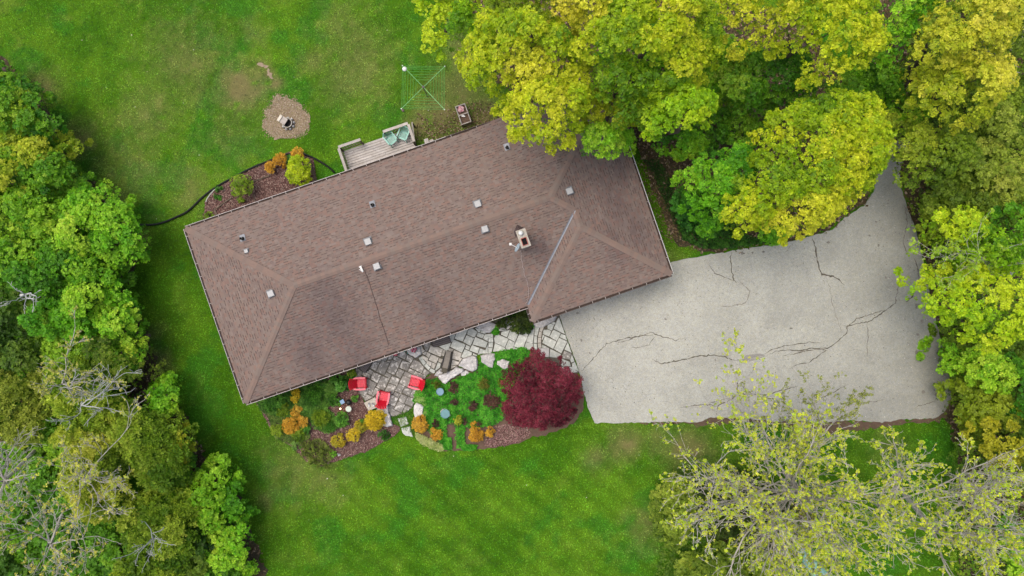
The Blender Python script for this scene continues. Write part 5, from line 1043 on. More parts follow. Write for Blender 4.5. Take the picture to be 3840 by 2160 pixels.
# solar lights
q = at(1283, 1507, .35); t_ = thing('solar_light', 'square blue solar panel on a stake beside the black dome', 'solar light', (q[0], q[1], 0), R(28)); MB().bbox(-.12, .12, -.12, .12, .32, .35, .006).obj('panel', M['solar'], t_); MB().tube([(0, 0, 0), (0, 0, .32)], .015, 6).obj('stake', M['black'], t_)
q = at(1306, 1510, .4); t_ = thing('lantern_base', 'round black dome lamp between the solar panel and the pale disc', 'lamp', (q[0], q[1], 0)); MB().lathe([(.14, .2), (.165, .3), (.16, .36), (.1, .42), (.02, .44)], 18).obj('dome', M['black'], t_, smooth_=True); MB().tube([(0, 0, 0), (0, 0, .25)], .03, 8).obj('stake', M['black'], t_)
q = at(1307, 1534, .5); t_ = thing('garden_disc', 'pale greenish glass disc on a stake in the left flower bed', 'garden ornament', (q[0], q[1], 0)); MB().lathe([(.03, .46), (.16, .48), (.175, .5), (.15, .505), (.04, .49)], 22).obj('disc', M['disc'], t_, smooth_=True); MB().tube([(0, 0, 0), (0, 0, .47)], .014, 6).obj('stake', M['black'], t_)
q = at(1276, 1533, .3); t_ = thing('garden_light', 'small glowing amber garden light left of the pale disc', 'lamp', (q[0], q[1], 0)); MB().lathe([(.02, .24), (.045, .28), (.04, .32), (.01, .34)], 10).obj('bulb', M['glow'], t_, smooth_=True); MB().tube([(0, 0, 0), (0, 0, .25)], .012, 6).obj('stake', M['black'], t_)
ld = bpy.data.lights.new('garden_light_glow', 'POINT'); ld.energy = 1.6; ld.color = (1, .55, .25); ld.shadow_soft_size = .05; lo = bpy.data.objects.new('garden_light_glow', ld); COL.objects.link(lo); lo.parent = t_; lo.location = (0, 0, .42)
# upturned teal boat hull under the sparse tree
q = at(3075, 2150, .45); bt = thing('upturned_boat', 'upturned teal hull half hidden under branches at the bottom edge', 'boat', (q[0], q[1], 0), R(-52)); V = []; n = 11; kx = 13
for i in range(kx):
    t = i / (kx - 1) * 2 - 1; w_ = .42 * (1 - abs(t) ** 2.6) + .02; hh_ = .42 * (1 - abs(t) ** 4) + .04
    V += [(t * 1.9, w_ * math.cos(math.pi * k / (n - 1)), .1 + hh_ * math.sin(math.pi * k / (n - 1)) ** .8) for k in range(n)]
m = MB(); m.add(V, [(i * n + k, i * n + k + 1, (i + 1) * n + k + 1, (i + 1) * n + k) for i in range(kx - 1) for k in range(n - 1)]); m.obj('hull', M['tarp'], bt, smooth_=True)
m = MB(); m.beam((-1.7, 0, .54), (1.7, 0, .54), .03, .04); m.obj('keel', M['tarp'], bt)

# ================================================================ SHRUBS AND BEDS
def shrub(name, label, px, py, r, h, pal, seed, cat='shrub', leaf=.045, k=5, dens=1.0, group=None, ry=None, mat='darkbark', lift=.4, wid=.42, lump=.16, **kw):
    "rounded shrub; r in photo pixels at its top"
    rg = np.random.default_rng(seed + 500); ry = ry or r; zt = h * .7
    P = [(px + r * math.cos(a) * rg.uniform(.86, 1.1), py + ry * math.sin(a) * rg.uniform(.86, 1.1)) for a in np.arange(0, 6.28, .45)]
    poly = shift_poly(P, zt); c = np.mean(poly, 0); root = thing(name, label, cat, (c[0], c[1], 0), 0, group)
    V, cc = crown_arrays(poly, h * .25, h, pal, seed, bough=max(.35, r / 64 * .9), lump=lump, leaf=leaf, k=k, gap=.03, dens=dens, relief=.12, lift=lift, wid=wid, under=False, pscale=2.0, cspread=.8, **kw)
    quads('foliage', V, cc, M['leaf'], root, off=(c[0], c[1], 0)); m = MB()
    for i in range(6):
        a = i * 1.05 + rg.uniform(-.3, .3); e = r / 64 * .7; m.tube([(0, 0, 0), (math.cos(a) * e * .5, math.sin(a) * e * .5, h * .5), (math.cos(a) * e, math.sin(a) * e, h * .75)], [.018, .012, .006], 5)
    m.obj('stems', M[mat], root); return root
SPY = [A(206, 176, 26), A(238, 208, 40), A(250, 232, 80)]
SPO = [A(196, 142, 40), A(230, 178, 54), A(238, 202, 80)]
SPG = [A(130, 156, 40), A(210, 190, 50), A(230, 196, 60)]
PER = [A(46, 96, 20), A(78, 142, 36), A(120, 184, 60)]
MAR = [A(70, 50, 42), A(96, 66, 56), A(116, 84, 66)]
LIM = [A(120, 160, 14), A(176, 206, 16), A(214, 232, 40)]
YG = [A(90, 130, 24), A(136, 170, 34), A(170, 196, 60)]
sh = [('spirea', 'largest bright yellow mound shrub beside the long grey boulder', 1406, 1575, 38, .75, SPY), ('spirea', 'yellow green mound shrub just left of the largest yellow mound', 1354, 1598, 22, .55, SPG),
      ('spirea', 'golden round mound shrub, the middle one of the row curving through the mulch', 1325, 1632, 24, .55, SPY), ('spirea', 'golden mound shrub with a green centre at the left end of the mulch row', 1267, 1654, 25, .55, SPG),
      ('spirea', 'orange mound shrub below the white oval boulder', 1576, 1590, 28, .6, SPO), ('spirea', 'orange gold shrub in the left bed right of the largest orange one', 1137, 1578, 19, .5, SPO),
      ('spirea', 'largest rust orange shrub at the lower left of the left bed', 1090, 1596, 31, .6, SPO), ('spirea', 'orange shrub in the middle of the left bed among green perennials', 1111, 1538, 20, .5, SPO),
      ('spirea', 'yellow shrub in the left bed under the roof edge, lower of a touching pair', 1107, 1493, 15, .45, SPY), ('spirea', 'small yellow shrub right under the roof edge, upper of a touching pair', 1110, 1470, 12, .45, SPY),
      ('spirea', 'orange gold shrub beside the cream variegated edging plants', 1637, 1627, 22, .5, SPO), ('spirea', 'orange shrub at the bottom of the right bed left of the mulch strip', 1785, 1631, 27, .55, SPO),
      ('spirea', 'small rusty orange shrub beside the mulch strip under the red maple', 1838, 1619, 15, .4, SPO), ('spirea', 'orange tuft at the top left of the orange shrub by the mulch strip', 1778, 1592, 9, .4, SPO),
      ('spirea', 'small yellow green shrub at the head of the bare mulch path', 1720, 1575, 13, .4, [A(120, 150, 30), A(190, 190, 50), A(214, 206, 70)]),
      ('spirea', 'orange gold shrub in the upper bed left of the yellow bush', 1053, 599, 24, .6, SPO), ('spirea', 'orange shrub at the top of the upper bed above the yellow bush', 1116, 575, 20, .6, SPO), ('spirea', 'thin orange shrub in the upper bed, lowest of three by the pipe', 1017, 627, 20, .5, SPO)]
for k, (nm, lb, px, py, r, hh_, pal) in enumerate(sh): shrub(nm, lb, px, py, r, hh_, pal, 700 + k, leaf=.05, dens=1.1)
tr_ = shrub('euonymus', 'bright lime yellow bush at the right end of the upper bed', 1122, 640, 46, 1.1, LIM, 740, leaf=.07, ry=58, lump=.22, dens=1.1)
shrub('green_shrub', 'loose light green shrub in the middle of the upper mulch bed', 906, 699, 44, .9, YG, 741, leaf=.07, lump=.22, dens=.7); 
PN = [('perennial_clump', 'small green clump at the left of the upper bed inside the pipe curve', 820, 706, 12, .3, PER), ('perennial_clump', 'trailing green sprig below the loose green shrub', 905, 748, 12, .35, YG), ('perennial_clump', 'pale green sprouts at the lower left foot of the upper bed', 782, 815, 17, .2, YG), ('perennial_clump', 'sparse green sprouts in the left mulch of the upper bed', 815, 738, 11, .2, PER), ('perennial_clump', 'dark green clump between the orange shrubs of the upper bed', 1086, 600, 15, .4, PER),
      ('hosta', 'broad leaved hosta in the mulch left of the left red chair', 1284, 1439, 21, .4, [A(50, 110, 30), A(86, 158, 46), A(130, 196, 80)]),
      ('perennial_clump', 'leafy green clump left of the square solar panel', 1256, 1503, 22, .4, PER), ('perennial_clump', 'big glossy green clump below the pale disc', 1283, 1572, 27, .45, PER), ('perennial_clump', 'small green clump just right of the black dome lamp', 1331, 1492, 11, .3, PER),
      ('daylily', 'grassy light green clump in the centre of the left bed', 1205, 1567, 33, .5, YG), ('daylily', 'tall grassy green clump under the roof edge in the left bed', 1175, 1483, 34, .6, PER), ('daylily', 'green leafy clump left of the large glossy clump', 1238, 1600, 20, .4, PER),
      ('perennial_clump', 'dense dark green clump at the top left of the left bed', 1035, 1500, 36, .5, PER), ('perennial_clump', 'green clump under the gutter at the very top left of the bed', 1085, 1480, 18, .4, PER), ('perennial_clump', 'yellowish green clump left of the middle orange shrub', 1062, 1536, 24, .45, YG), ('perennial_clump', 'green leafy clump at the left rim of the left bed', 1010, 1520, 24, .4, PER),
      ('perennial_clump', 'pale sprawling clump at the lower left rim of the left bed', 1040, 1612, 24, .35, YG), ('perennial_clump', 'leaning pale green clump at the lower tip of the left bed', 1108, 1668, 17, .3, [A(110, 160, 60), A(150, 196, 90), A(180, 214, 120)]), ('perennial_clump', 'mixed green clump below the rust orange shrub', 1120, 1630, 22, .4, YG), ('perennial_clump', 'dark green clump right of the orange gold shrub in the left bed', 1150, 1610, 15, .35, PER),
      ('perennial_clump', 'round light green clump by the small stone at the bottom rim', 1248, 1703, 11, .3, [A(90, 160, 30), A(130, 196, 50), A(160, 216, 80)]), ('perennial_clump', 'green foliage at the foot of the long grey boulder', 1442, 1628, 18, .25, PER), ('perennial_clump', 'dark green clump under the largest yellow mound', 1360, 1577, 12, .35, PER),
      ('perennial_clump', 'mossy green clump under the eave left of the slatted bench', 1318, 1395, 17, .5, YG), ('perennial_clump', 'olive leafy clump under the gutter above the hosta', 1255, 1418, 19, .4, PER), ('perennial_clump', 'green sprouts under the gutter in the left bed', 1205, 1438, 20, .3, PER),
      ('sedge_tuft', 'olive brown grass tuft in the middle of the green ground cover', 1812, 1440, 19, .4, [A(84, 92, 30), A(116, 122, 40), A(146, 146, 60)]), ('sedge_tuft', 'small olive grass tuft above the blue bird bath', 1637, 1441, 14, .35, [A(84, 92, 30), A(110, 122, 36), A(130, 136, 40)]), ('sedge_tuft', 'small olive grass tuft by the left edge of the red maple', 1880, 1434, 12, .35, [A(84, 92, 30), A(126, 126, 40), A(150, 146, 50)]),
      ('dark_perennial', 'maroon perennial clump below the large lichened boulder', 1702, 1452, 17, .4, MAR), ('dark_perennial', 'small maroon clump in the ground cover between the two bird baths', 1703, 1508, 13, .35, MAR), ('dark_perennial', 'maroon clump near the centre bottom of the ground cover', 1773, 1521, 17, .4, MAR), ('dark_perennial', 'largest maroon clump close to the left side of the red maple', 1842, 1503, 27, .45, MAR), ('dark_perennial', 'maroon clump left of the bare mulch path', 1632, 1588, 12, .35, MAR), ('dark_perennial', 'tiny maroon clump right of the yellow green shrub', 1744, 1579, 9, .3, MAR), ('dark_perennial', 'maroon sprig above the orange shrub of the right bed', 1798, 1586, 8, .3, MAR),
      ('evergreen_shrub', 'dark evergreen shrub in the nook under the eave beside the garage', 1950, 1205, 44, .9, [A(34, 52, 10), A(62, 84, 20), A(104, 126, 40)]), ('evergreen_shrub', 'dark low evergreen shrub along the eave left of the nook', 1885, 1212, 22, .5, [A(34, 52, 10), A(62, 84, 20), A(104, 126, 40)])]
for k, (nm, lb, px, py, r, hh_, pal) in enumerate(PN):
    gr = nm in ('daylily', 'sedge_tuft')
    shrub(nm, lb, px, py, r, hh_, pal, 800 + k, cat='plant' if 'shrub' not in nm else 'shrub', leaf=.09 if gr else (.12 if nm == 'hosta' else .06), wid=.12 if gr else (.5 if nm == 'hosta' else .4), dens=.6 if nm in ('hosta', 'dark_perennial') else .85, lift=.9 if gr else .4, lump=.14, k=6)
shrub('evergreen_shrub', 'lower right part of the dark evergreens touching the garage wall', 1975, 1225, 24, .6, [A(40, 66, 14), A(72, 100, 24), A(110, 140, 40)], 860, leaf=.05)
bare_tree('arching_shrub', 'sprawling shrub with arching half bare stems at the bottom of the left bed', 'shrub', (1198, 1702), .1, [(1140, 1690, .4), (1160, 1730, .35), (1200, 1748, .4), (1245, 1738, .4), (1170, 1660, .5), (1225, 1672, .5), (1210, 1725, .5), (1150, 1710, .45), (1180, 1690, .6), (1130, 1665, .3)], 41, mat='timber', leafpal=[A(130, 150, 50), A(104, 126, 40)], leafr=.05, maxlev=2, tr=.025, kids_=(7, 5), rmin=.005)

def cover(name, label, poly, n, pal, seed, leaf=.05, h=.14, k=4, wid=.42, group=None, clump=.25, parent=None):
    rg = np.random.default_rng(seed); a = np.array(poly); x0, y0 = a.min(0); x1, y1 = a.max(0); x = rg.uniform(x0, x1, n); y = rg.uniform(y0, y1, n)
    kk = inpoly(x + rg.normal(0, .04, n), y + rg.normal(0, .04, n), poly); x, y = x[kk], y[kk]; f = fbm(x / clump, y / clump, seed, 3)
    z = .06 + h * (.3 + .9 * f) + rg.uniform(-.02, .02, len(x)); c = np.array(pal, float); t = np.clip(f * 1.4 - .2 + rg.normal(0, .15, len(x)), 0, .999) * (len(c) - 1); i0 = t.astype(int); col = c[i0] * (1 - (t - i0))[:, None] + c[i0 + 1] * (t - i0)[:, None]
    V, cc = rosettes(np.stack([x, y, z], 1), rg.normal(0, .3, (len(x), 3)) + [0, 0, 1], leaf * rg.uniform(.7, 1.3, len(x)), col, k, rg, .3, wid); NLEAF[0] += len(V)
    o = quads(name, V, cc, M['leaf'], parent); tag(o, kind='stuff'); return o
GC = [A(44, 120, 16), A(72, 170, 32), A(120, 210, 58)]
cover('ground_cover', '', pts([(1562, 1470), (1590, 1425), (1640, 1418), (1665, 1442), (1735, 1405), (1790, 1392), (1800, 1345), (1850, 1322), (1960, 1300), (1998, 1320), (1960, 1390), (1930, 1440), (1900, 1500), (1890, 1560), (1860, 1590), (1800, 1600), (1745, 1600), (1740, 1670), (1716, 1680), (1706, 1580), (1670, 1590), (1688, 1680), (1640, 1650), (1600, 1600), (1590, 1540), (1570, 1520), (1550, 1500)]), 26000, GC, 1)
cover('ground_cover', '', pts([(1925, 1225), (2000, 1222), (1995, 1232), (1935, 1235)]), 1800, GC, 2); cover('ground_cover', '', pts([(1845, 1250), (1862, 1222), (1875, 1240), (1860, 1256)]), 700, GC, 3)
cover('ground_cover', '', pts([(1562, 1470), (1580, 1460), (1600, 1500), (1598, 1560), (1585, 1570), (1580, 1510), (1556, 1512)]), 2600, [A(110, 170, 60), A(150, 200, 90), A(180, 220, 120)], 4)
cover('variegated_cover', '', pts([(1558, 1622), (1580, 1630), (1620, 1650), (1660, 1670), (1665, 1688), (1630, 1682), (1590, 1662), (1568, 1645)]), 3200, [A(130, 160, 70), A(190, 205, 120), A(220, 226, 160)], 5, leaf=.05)
cover('ground_cover', '', pts([(1730, 1672), (1770, 1665), (1790, 1672), (1780, 1684), (1735, 1686)]), 900, GC, 6); cover('ground_cover', '', pts([(1655, 1640), (1690, 1640), (1695, 1680), (1670, 1684)]), 1400, GC, 7)
cover('ground_cover', '', pts([(960, 1495), (1020, 1470), (1180, 1430), (1200, 1500), (1160, 1560), (1060, 1560), (990, 1540)]), 9000, [A(48, 96, 22), A(80, 136, 40), A(116, 166, 64)], 8, leaf=.05, h=.25)
cover('ground_cover', '', pts([(1000, 1540), (1160, 1560), (1165, 1640), (1110, 1670), (1040, 1640)]), 4200, [A(66, 100, 34), A(106, 140, 52), A(146, 170, 76)], 9, leaf=.045, h=.15)
cover('ground_cover', '', pts([(1170, 1450), (1240, 1425), (1270, 1470), (1230, 1530), (1290, 1590), (1230, 1620), (1180, 1600), (1150, 1540)]), 5200, [A(60, 110, 24), A(96, 150, 44), A(130, 180, 70)], 16, leaf=.05, h=.22)
cover('ground_cover', '', pts([(1240, 1425), (1335, 1395), (1340, 1420), (1310, 1460), (1260, 1470)]), 900, PER, 17, leaf=.05, h=.12)
cover('ground_cover', '', pts([(1130, 1660), (1200, 1640), (1260, 1690), (1230, 1740), (1160, 1730)]), 1500, [A(96, 120, 40), A(136, 156, 60), A(160, 176, 80)], 18, leaf=.04, h=.15)
cover('ground_cover', '', pts([(1470, 1560), (1545, 1530), (1550, 1590), (1560, 1640), (1500, 1600), (1480, 1580)]), 1200, [A(70, 110, 30), A(90, 140, 40), A(130, 160, 60)], 10, leaf=.03, h=.04)
cover('ground_cover', '', pts([(2530, 820), (2600, 700), (2700, 760), (2800, 890), (2900, 905), (2760, 930), (2640, 935), (2560, 900)]), 9000, [A(34, 74, 16), A(60, 116, 26), A(90, 150, 40)], 11, leaf=.06, h=.25)
cover('ground_cover', '', pts([(2410, 600), (2470, 600), (2600, 850), (2560, 900), (2500, 780), (2450, 660)]), 5000, [A(30, 60, 16), A(50, 90, 24), A(70, 110, 30)], 12, leaf=.05, h=.15)
cover('forest_undergrowth', '', pts([(3450, 900), (3480, 780), (3380, 560), (3700, 300), (3900, 300), (3900, 2200), (3500, 2200), (3520, 1700), (3580, 1560), (3560, 1300)]), 12000, [A(70, 110, 20), A(110, 156, 30), A(156, 190, 44)], 13, leaf=.1, h=1.3, clump=.9)
cover('forest_undergrowth', '', pts([(-60, 200), (60, 300), (220, 620), (420, 800), (430, 1000), (480, 1240), (620, 1600), (800, 1900), (900, 2200), (-60, 2200)]), 9000, [A(60, 110, 16), A(96, 150, 26), A(140, 180, 40)], 14, leaf=.1, h=1.1, clump=.9)
cover('forest_undergrowth', '', pts([(2490, 1770), (2600, 1700), (2760, 1720), (2960, 1850), (3010, 2000), (2960, 2200), (2440, 2200), (2500, 1960)]), 9000, [A(60, 104, 20), A(96, 136, 34), A(130, 160, 50)], 15, leaf=.06, h=.3, clump=.5)

# ================================================================ TREES
YEL = [A(100, 150, 8), A(164, 198, 16), A(212, 224, 34), A(236, 236, 62)]
YLO = [A(124, 154, 14), A(184, 196, 28), A(224, 220, 48), A(238, 230, 74)]
GOL = [A(134, 164, 20), A(188, 204, 38), A(224, 224, 62), A(238, 232, 84)]
LME = [A(92, 150, 8), A(152, 204, 18), A(204, 232, 32), A(224, 240, 56)]
GRN = [A(66, 132, 12), A(106, 176, 20), A(154, 206, 38), A(194, 222, 56)]
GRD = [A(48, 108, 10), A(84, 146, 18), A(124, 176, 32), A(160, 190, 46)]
BRT = [A(74, 148, 14), A(118, 194, 26), A(164, 220, 44), A(198, 232, 64)]
OLV = [A(78, 112, 22), A(118, 148, 36), A(160, 184, 56), A(192, 204, 80)]
T = lambda nm, lb, P, z0, z1, pal, seed, **kw: tree(nm, lb, 'tree', P, z0, z1, pal, seed, group=kw.pop('group', None), **kw)
MAP = dict(bough=1.7, lump=.40, leaf=.09, k=6, relief=1.0, dens=1.0, gap=.09)
T('maple_tree', 'yellow green maple at the left end of the top group beside the lawn', [(1565, -40), (1560, 20), (1590, 90), (1565, 150), (1620, 165), (1690, 190), (1720, 175), (1760, 150), (1800, 60), (1830, -60)], 6.5, 9, LME, 1, tb=(1700, -40), **MAP)
T('maple_tree', 'large yellow maple overhanging the back roof edge, the biggest of the top group', [(1700, 160), (1740, 215), (1750, 290), (1760, 320), (1800, 330), (1880, 350), (1840, 395), (1880, 425), (1900, 465), (1930, 510), (1985, 520), (1990, 560), (2050, 545), (2090, 560), (2150, 530), (2190, 430), (2230, 330), (2190, 200), (2120, 80), (1950, 20), (1800, 60)], 7, 11, YEL, 2, tb=(1960, 230), **MAP)
T('maple_tree', 'yellow maple filling the top edge left of centre', [(1790, -60), (1800, 80), (1900, 150), (2050, 190), (2150, 160), (2180, 60), (2170, -60)], 8, 11, YLO, 3, **MAP)
T('maple_tree', 'tall yellow maple at the top centre with pale clumps', [(2120, -60), (2150, 90), (2160, 220), (2230, 330), (2310, 420), (2420, 440), (2560, 400), (2640, 300), (2740, 180), (2700, 40), (2640, -60)], 8, 11.5, YEL, 4, **MAP)
T('maple_tree', 'olive gold maple hanging over the right part of the roof', [(2150, 420), (2210, 340), (2300, 380), (2390, 400), (2370, 470), (2330, 500), (2300, 490), (2250, 470), (2200, 480)], 6, 8, YLO, 5, tb=(2330, 240), **MAP)
T('maple_tree', 'fresh green maple boughs resting over the top right roof corner', [(2180, 520), (2210, 470), (2290, 500), (2400, 440), (2410, 520), (2365, 560), (2340, 545), (2305, 590), (2280, 600), (2230, 595), (2185, 575), (2160, 560)], 5, 6.6, BRT, 6, tb=(2430, 400), **MAP)
T('maple_tree', 'bright lime maple right of the roof corner, lightest of the group', [(2400, 470), (2420, 400), (2520, 340), (2640, 330), (2700, 390), (2700, 450), (2640, 460), (2560, 490), (2500, 500), (2440, 500)], 8, 10, LME, 7, **MAP)
T('maple_tree', 'wide yellow maple along the top edge right of centre', [(2640, -60), (2740, 60), (2790, 160), (2860, 150), (3000, 160), (3040, 240), (3080, 290), (3160, 280), (3250, 240), (3310, 170), (3330, 60), (3290, -60)], 8, 11, YEL, 8, **MAP)
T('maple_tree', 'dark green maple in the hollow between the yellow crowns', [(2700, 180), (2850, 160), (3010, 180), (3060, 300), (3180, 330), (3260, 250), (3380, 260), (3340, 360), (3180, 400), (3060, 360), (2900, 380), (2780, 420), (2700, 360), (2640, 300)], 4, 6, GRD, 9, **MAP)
T('maple_tree', 'round golden yellow maple overhanging the driveway', [(2830, 540), (2860, 440), (2960, 400), (3060, 350), (3150, 340), (3260, 350), (3330, 380), (3330, 480), (3345, 560), (3310, 650), (3280, 700), (3240, 780), (3180, 800), (3130, 830), (3060, 870), (3030, 890), (2980, 900), (2920, 860), (2830, 840), (2780, 880), (2730, 840), (2720, 780), (2760, 700), (2800, 620)], 6.5, 9.5, YEL, 10, **{**MAP, 'relief': .8})
T('green_tree', 'green tree left of the round golden maple, above the lawn corner', [(2540, 660), (2600, 590), (2680, 580), (2760, 540), (2830, 530), (2820, 620), (2780, 700), (2740, 780), (2760, 860), (2700, 870), (2660, 820), (2600, 790), (2560, 730)], 4, 6.5, BRT, 11, **MAP)
T('green_tree', 'low green bush below the green tree beside the house lawn', [(2510, 740), (2560, 700), (2640, 800), (2700, 860), (2690, 890), (2620, 870), (2560, 830), (2530, 800)], 1.2, 2.2, [A(40, 100, 24), A(70, 140, 34), A(110, 170, 50)], 12, bough=1.2, lump=.4, leaf=.11, k=6, relief=.6)
T('green_tree', 'small bright green bush at the driveway kerb under the golden maple', [(2850, 900), (2830, 870), (2900, 850), (2960, 870), (2940, 905), (2880, 915)], .8, 1.5, BRT, 13, bough=1.0, lump=.35, leaf=.1, k=6, relief=.4)
T('green_tree', 'mid green young tree between the lime maple and the roof corner', [(2420, 520), (2540, 500), (2640, 480), (2690, 500), (2620, 580), (2560, 600), (2500, 590), (2450, 560)], 3, 4.5, GRN, 14, **MAP)
T('green_tree', 'green tree rising between two yellow crowns near the top right', [(3290, -60), (3320, 60), (3300, 180), (3330, 240), (3430, 240), (3480, 130), (3500, 0), (3520, -60)], 7, 9, BRT, 15, **MAP)
T('maple_tree', 'golden maple in the upper right corner', [(3500, -60), (3490, 40), (3470, 150), (3440, 190), (3430, 220), (3500, 250), (3640, 270), (3720, 250), (3760, 160), (3800, 60), (3900, 40), (3900, -60)], 8, 10.5, GOL, 16, **MAP)
T('maple_tree', 'olive gold maple below the upper right corner', [(3430, 220), (3430, 330), (3430, 420), (3500, 450), (3560, 480), (3640, 480), (3680, 400), (3790, 300), (3800, 200), (3720, 230), (3560, 230)], 6.5, 9, GOL, 17, **MAP)
T('maple_tree', 'yellowish half bare maple at the right edge near the top', [(3700, 260), (3790, 220), (3900, 160), (3900, 120), (3760, 60), (3700, 160)], 6, 8, OLV, 18, **{**MAP, 'gap': .3})
T('green_tree', 'loose green tree at the right above the driveway neck', [(3340, 380), (3420, 440), (3540, 480), (3600, 520), (3590, 620), (3520, 680), (3440, 700), (3390, 690), (3350, 560), (3320, 440)], 4.5, 6.5, [A(92, 128, 20), A(146, 176, 34), A(192, 204, 56)], 19, **{**MAP, 'gap': .22})
T('green_tree', 'dull green thicket tree at the right edge above the middle', [(3600, 520), (3700, 420), (3900, 440), (3900, 760), (3760, 780), (3640, 720), (3560, 680)], 2.5, 4, OLV, 20, **{**MAP, 'gap': .25})
T('green_tree', 'dark green thicket right of the driveway top', [(3420, 700), (3540, 680), (3700, 740), (3720, 800), (3560, 830), (3460, 800)], 2, 3.2, OLV, 21, **{**MAP, 'gap': .25})
T('green_tree', 'bright green tree leaning over the right driveway edge, uppermost of three', [(3440, 830), (3500, 790), (3600, 800), (3700, 870), (3800, 930), (3760, 1010), (3640, 1020), (3560, 960), (3480, 900)], 4, 6, LME, 22, **{**MAP, 'gap': .16})
T('green_tree', 'pale green tree overhanging the right driveway edge, middle one of three', [(3455, 1070), (3500, 1010), (3600, 990), (3740, 1000), (3900, 980), (3900, 1200), (3800, 1270), (3700, 1330), (3640, 1290), (3560, 1230), (3520, 1180), (3480, 1150)], 5, 7, LME, 23, **{**MAP, 'gap': .18})
T('green_tree', 'dark leafy tree at the right edge in the middle', [(3720, 780), (3900, 740), (3900, 980), (3800, 960), (3720, 860)], 4, 6, GRN, 24, **{**MAP, 'gap': .15})
T('green_tree', 'deep green shrubby tree at the right driveway edge, lowest of three', [(3550, 1330), (3600, 1280), (3720, 1310), (3800, 1400), (3740, 1480), (3640, 1440), (3570, 1400)], 2, 3.4, BRT, 25, **{**MAP, 'gap': .12})
T('green_tree', 'yellowish green thicket at the lower right driveway corner', [(3560, 1440), (3660, 1440), (3760, 1480), (3800, 1600), (3700, 1650), (3600, 1580), (3570, 1520)], 1.8, 3, [A(64, 100, 12), A(120, 150, 22), A(160, 180, 40)], 26, **{**MAP, 'gap': .15})
T('green_tree', 'yellow green tree at the right edge near the bottom', [(3620, 1600), (3740, 1560), (3900, 1500), (3900, 1800), (3800, 1780), (3700, 1720)], 2.5, 4, [A(84, 104, 14), A(150, 160, 26), A(190, 190, 40)], 27, **{**MAP, 'gap': .3})
T('green_tree', 'green bush in the lower right corner', [(3720, 2000), (3800, 1960), (3900, 1960), (3900, 2200), (3700, 2200), (3720, 2080)], 2, 3.4, BRT, 28, **{**MAP, 'gap': .15})
T('green_tree', 'small green tree at the right edge above the lower corner', [(3780, 1400), (3900, 1300), (3900, 1520), (3800, 1560)], 3, 4.2, GRN, 29, **MAP)
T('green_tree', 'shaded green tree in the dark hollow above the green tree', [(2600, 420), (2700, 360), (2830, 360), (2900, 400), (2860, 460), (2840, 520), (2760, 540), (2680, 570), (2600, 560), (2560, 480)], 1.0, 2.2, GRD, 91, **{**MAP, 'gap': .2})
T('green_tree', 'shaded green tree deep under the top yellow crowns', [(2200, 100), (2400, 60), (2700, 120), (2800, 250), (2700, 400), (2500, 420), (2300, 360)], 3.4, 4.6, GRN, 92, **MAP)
T('green_tree', 'green understory tree showing through behind the golden maple and the thicket', [(3200, 330), (3330, 240), (3420, 260), (3440, 420), (3380, 520), (3330, 480), (3260, 360)], 3, 4.4, GRN, 93, **MAP)
# left hedge
HED = dict(bough=1.5, lump=.38, leaf=.095, k=6, relief=.8, hs=.5)
T('green_tree', 'yellow and green tree at the top of the left hedge', [(-60, 290), (50, 280), (120, 295), (170, 360), (175, 380), (150, 420), (230, 450), (235, 470), (180, 520), (80, 540), (-60, 540)], 5, 7.5, [A(60, 130, 14), A(120, 178, 24), A(160, 190, 34), A(192, 206, 50)], 31, **HED, cspread=1.8)
T('green_tree', 'bright yellow green tree in the left hedge, second from the top', [(-60, 520), (120, 520), (200, 480), (265, 510), (275, 540), (235, 570), (250, 610), (310, 650), (300, 690), (230, 700), (150, 720), (-60, 700)], 5, 7, [A(60, 130, 14), A(116, 176, 22), A(150, 186, 30), A(196, 208, 50)], 32, **HED, cspread=1.8)
T('green_tree', 'green tree at the left edge beside the round tree', [(-60, 700), (100, 690), (200, 720), (240, 780), (250, 860), (200, 900), (80, 920), (-60, 900)], 4, 6, GRN, 33, **HED)
T('green_tree', 'round light green tree on the left beside the black pipe end', [(230, 740), (270, 690), (330, 675), (385, 672), (420, 720), (460, 760), (500, 800), (525, 860), (550, 910), (540, 940), (500, 990), (440, 980), (350, 960), (280, 930), (230, 860)], 4.5, 6.5, BRT, 34, **HED)
T('green_tree', 'green tree left of and below the round light green tree', [(-60, 900), (120, 900), (240, 880), (340, 960), (440, 990), (440, 1060), (330, 1080), (200, 1100), (100, 1080), (-60, 1060)], 4.5, 6.5, GRN, 35, **HED)
T('green_tree', 'broad fresh green tree halfway down the left hedge', [(130, 1180), (180, 1120), (250, 1090), (330, 1060), (430, 1050), (470, 1090), (500, 1140), (520, 1220), (480, 1250), (400, 1260), (320, 1280), (240, 1270), (170, 1250), (120, 1230)], 4.5, 6.8, BRT, 36, **HED)
T('green_tree', 'olive green tree at the left edge halfway down', [(-60, 1080), (80, 1090), (140, 1150), (120, 1240), (160, 1290), (150, 1380), (60, 1400), (-60, 1380)], 4, 6, [A(44, 84, 14), A(84, 124, 26), A(130, 160, 44)], 37, **HED)
T('green_tree', 'dusty green shrub between the broad green tree and the lawn', [(480, 1120), (520, 1160), (545, 1240), (560, 1290), (560, 1350), (520, 1330), (480, 1270), (500, 1200)], 1.5, 2.6, GRN, 38, bough=1, lump=.3, leaf=.09, k=6, relief=.5, gap=.15)
T('olive_shrub', 'thin olive twiggy shrub at the lawn side below the broad green tree', [(330, 1270), (430, 1240), (500, 1260), (550, 1300), (565, 1360), (560, 1420), (500, 1440), (420, 1420), (350, 1370)], 1.6, 2.8, OLV, 39, bough=1, lump=.28, leaf=.075, k=5, relief=.5, gap=.4, dens=.6)
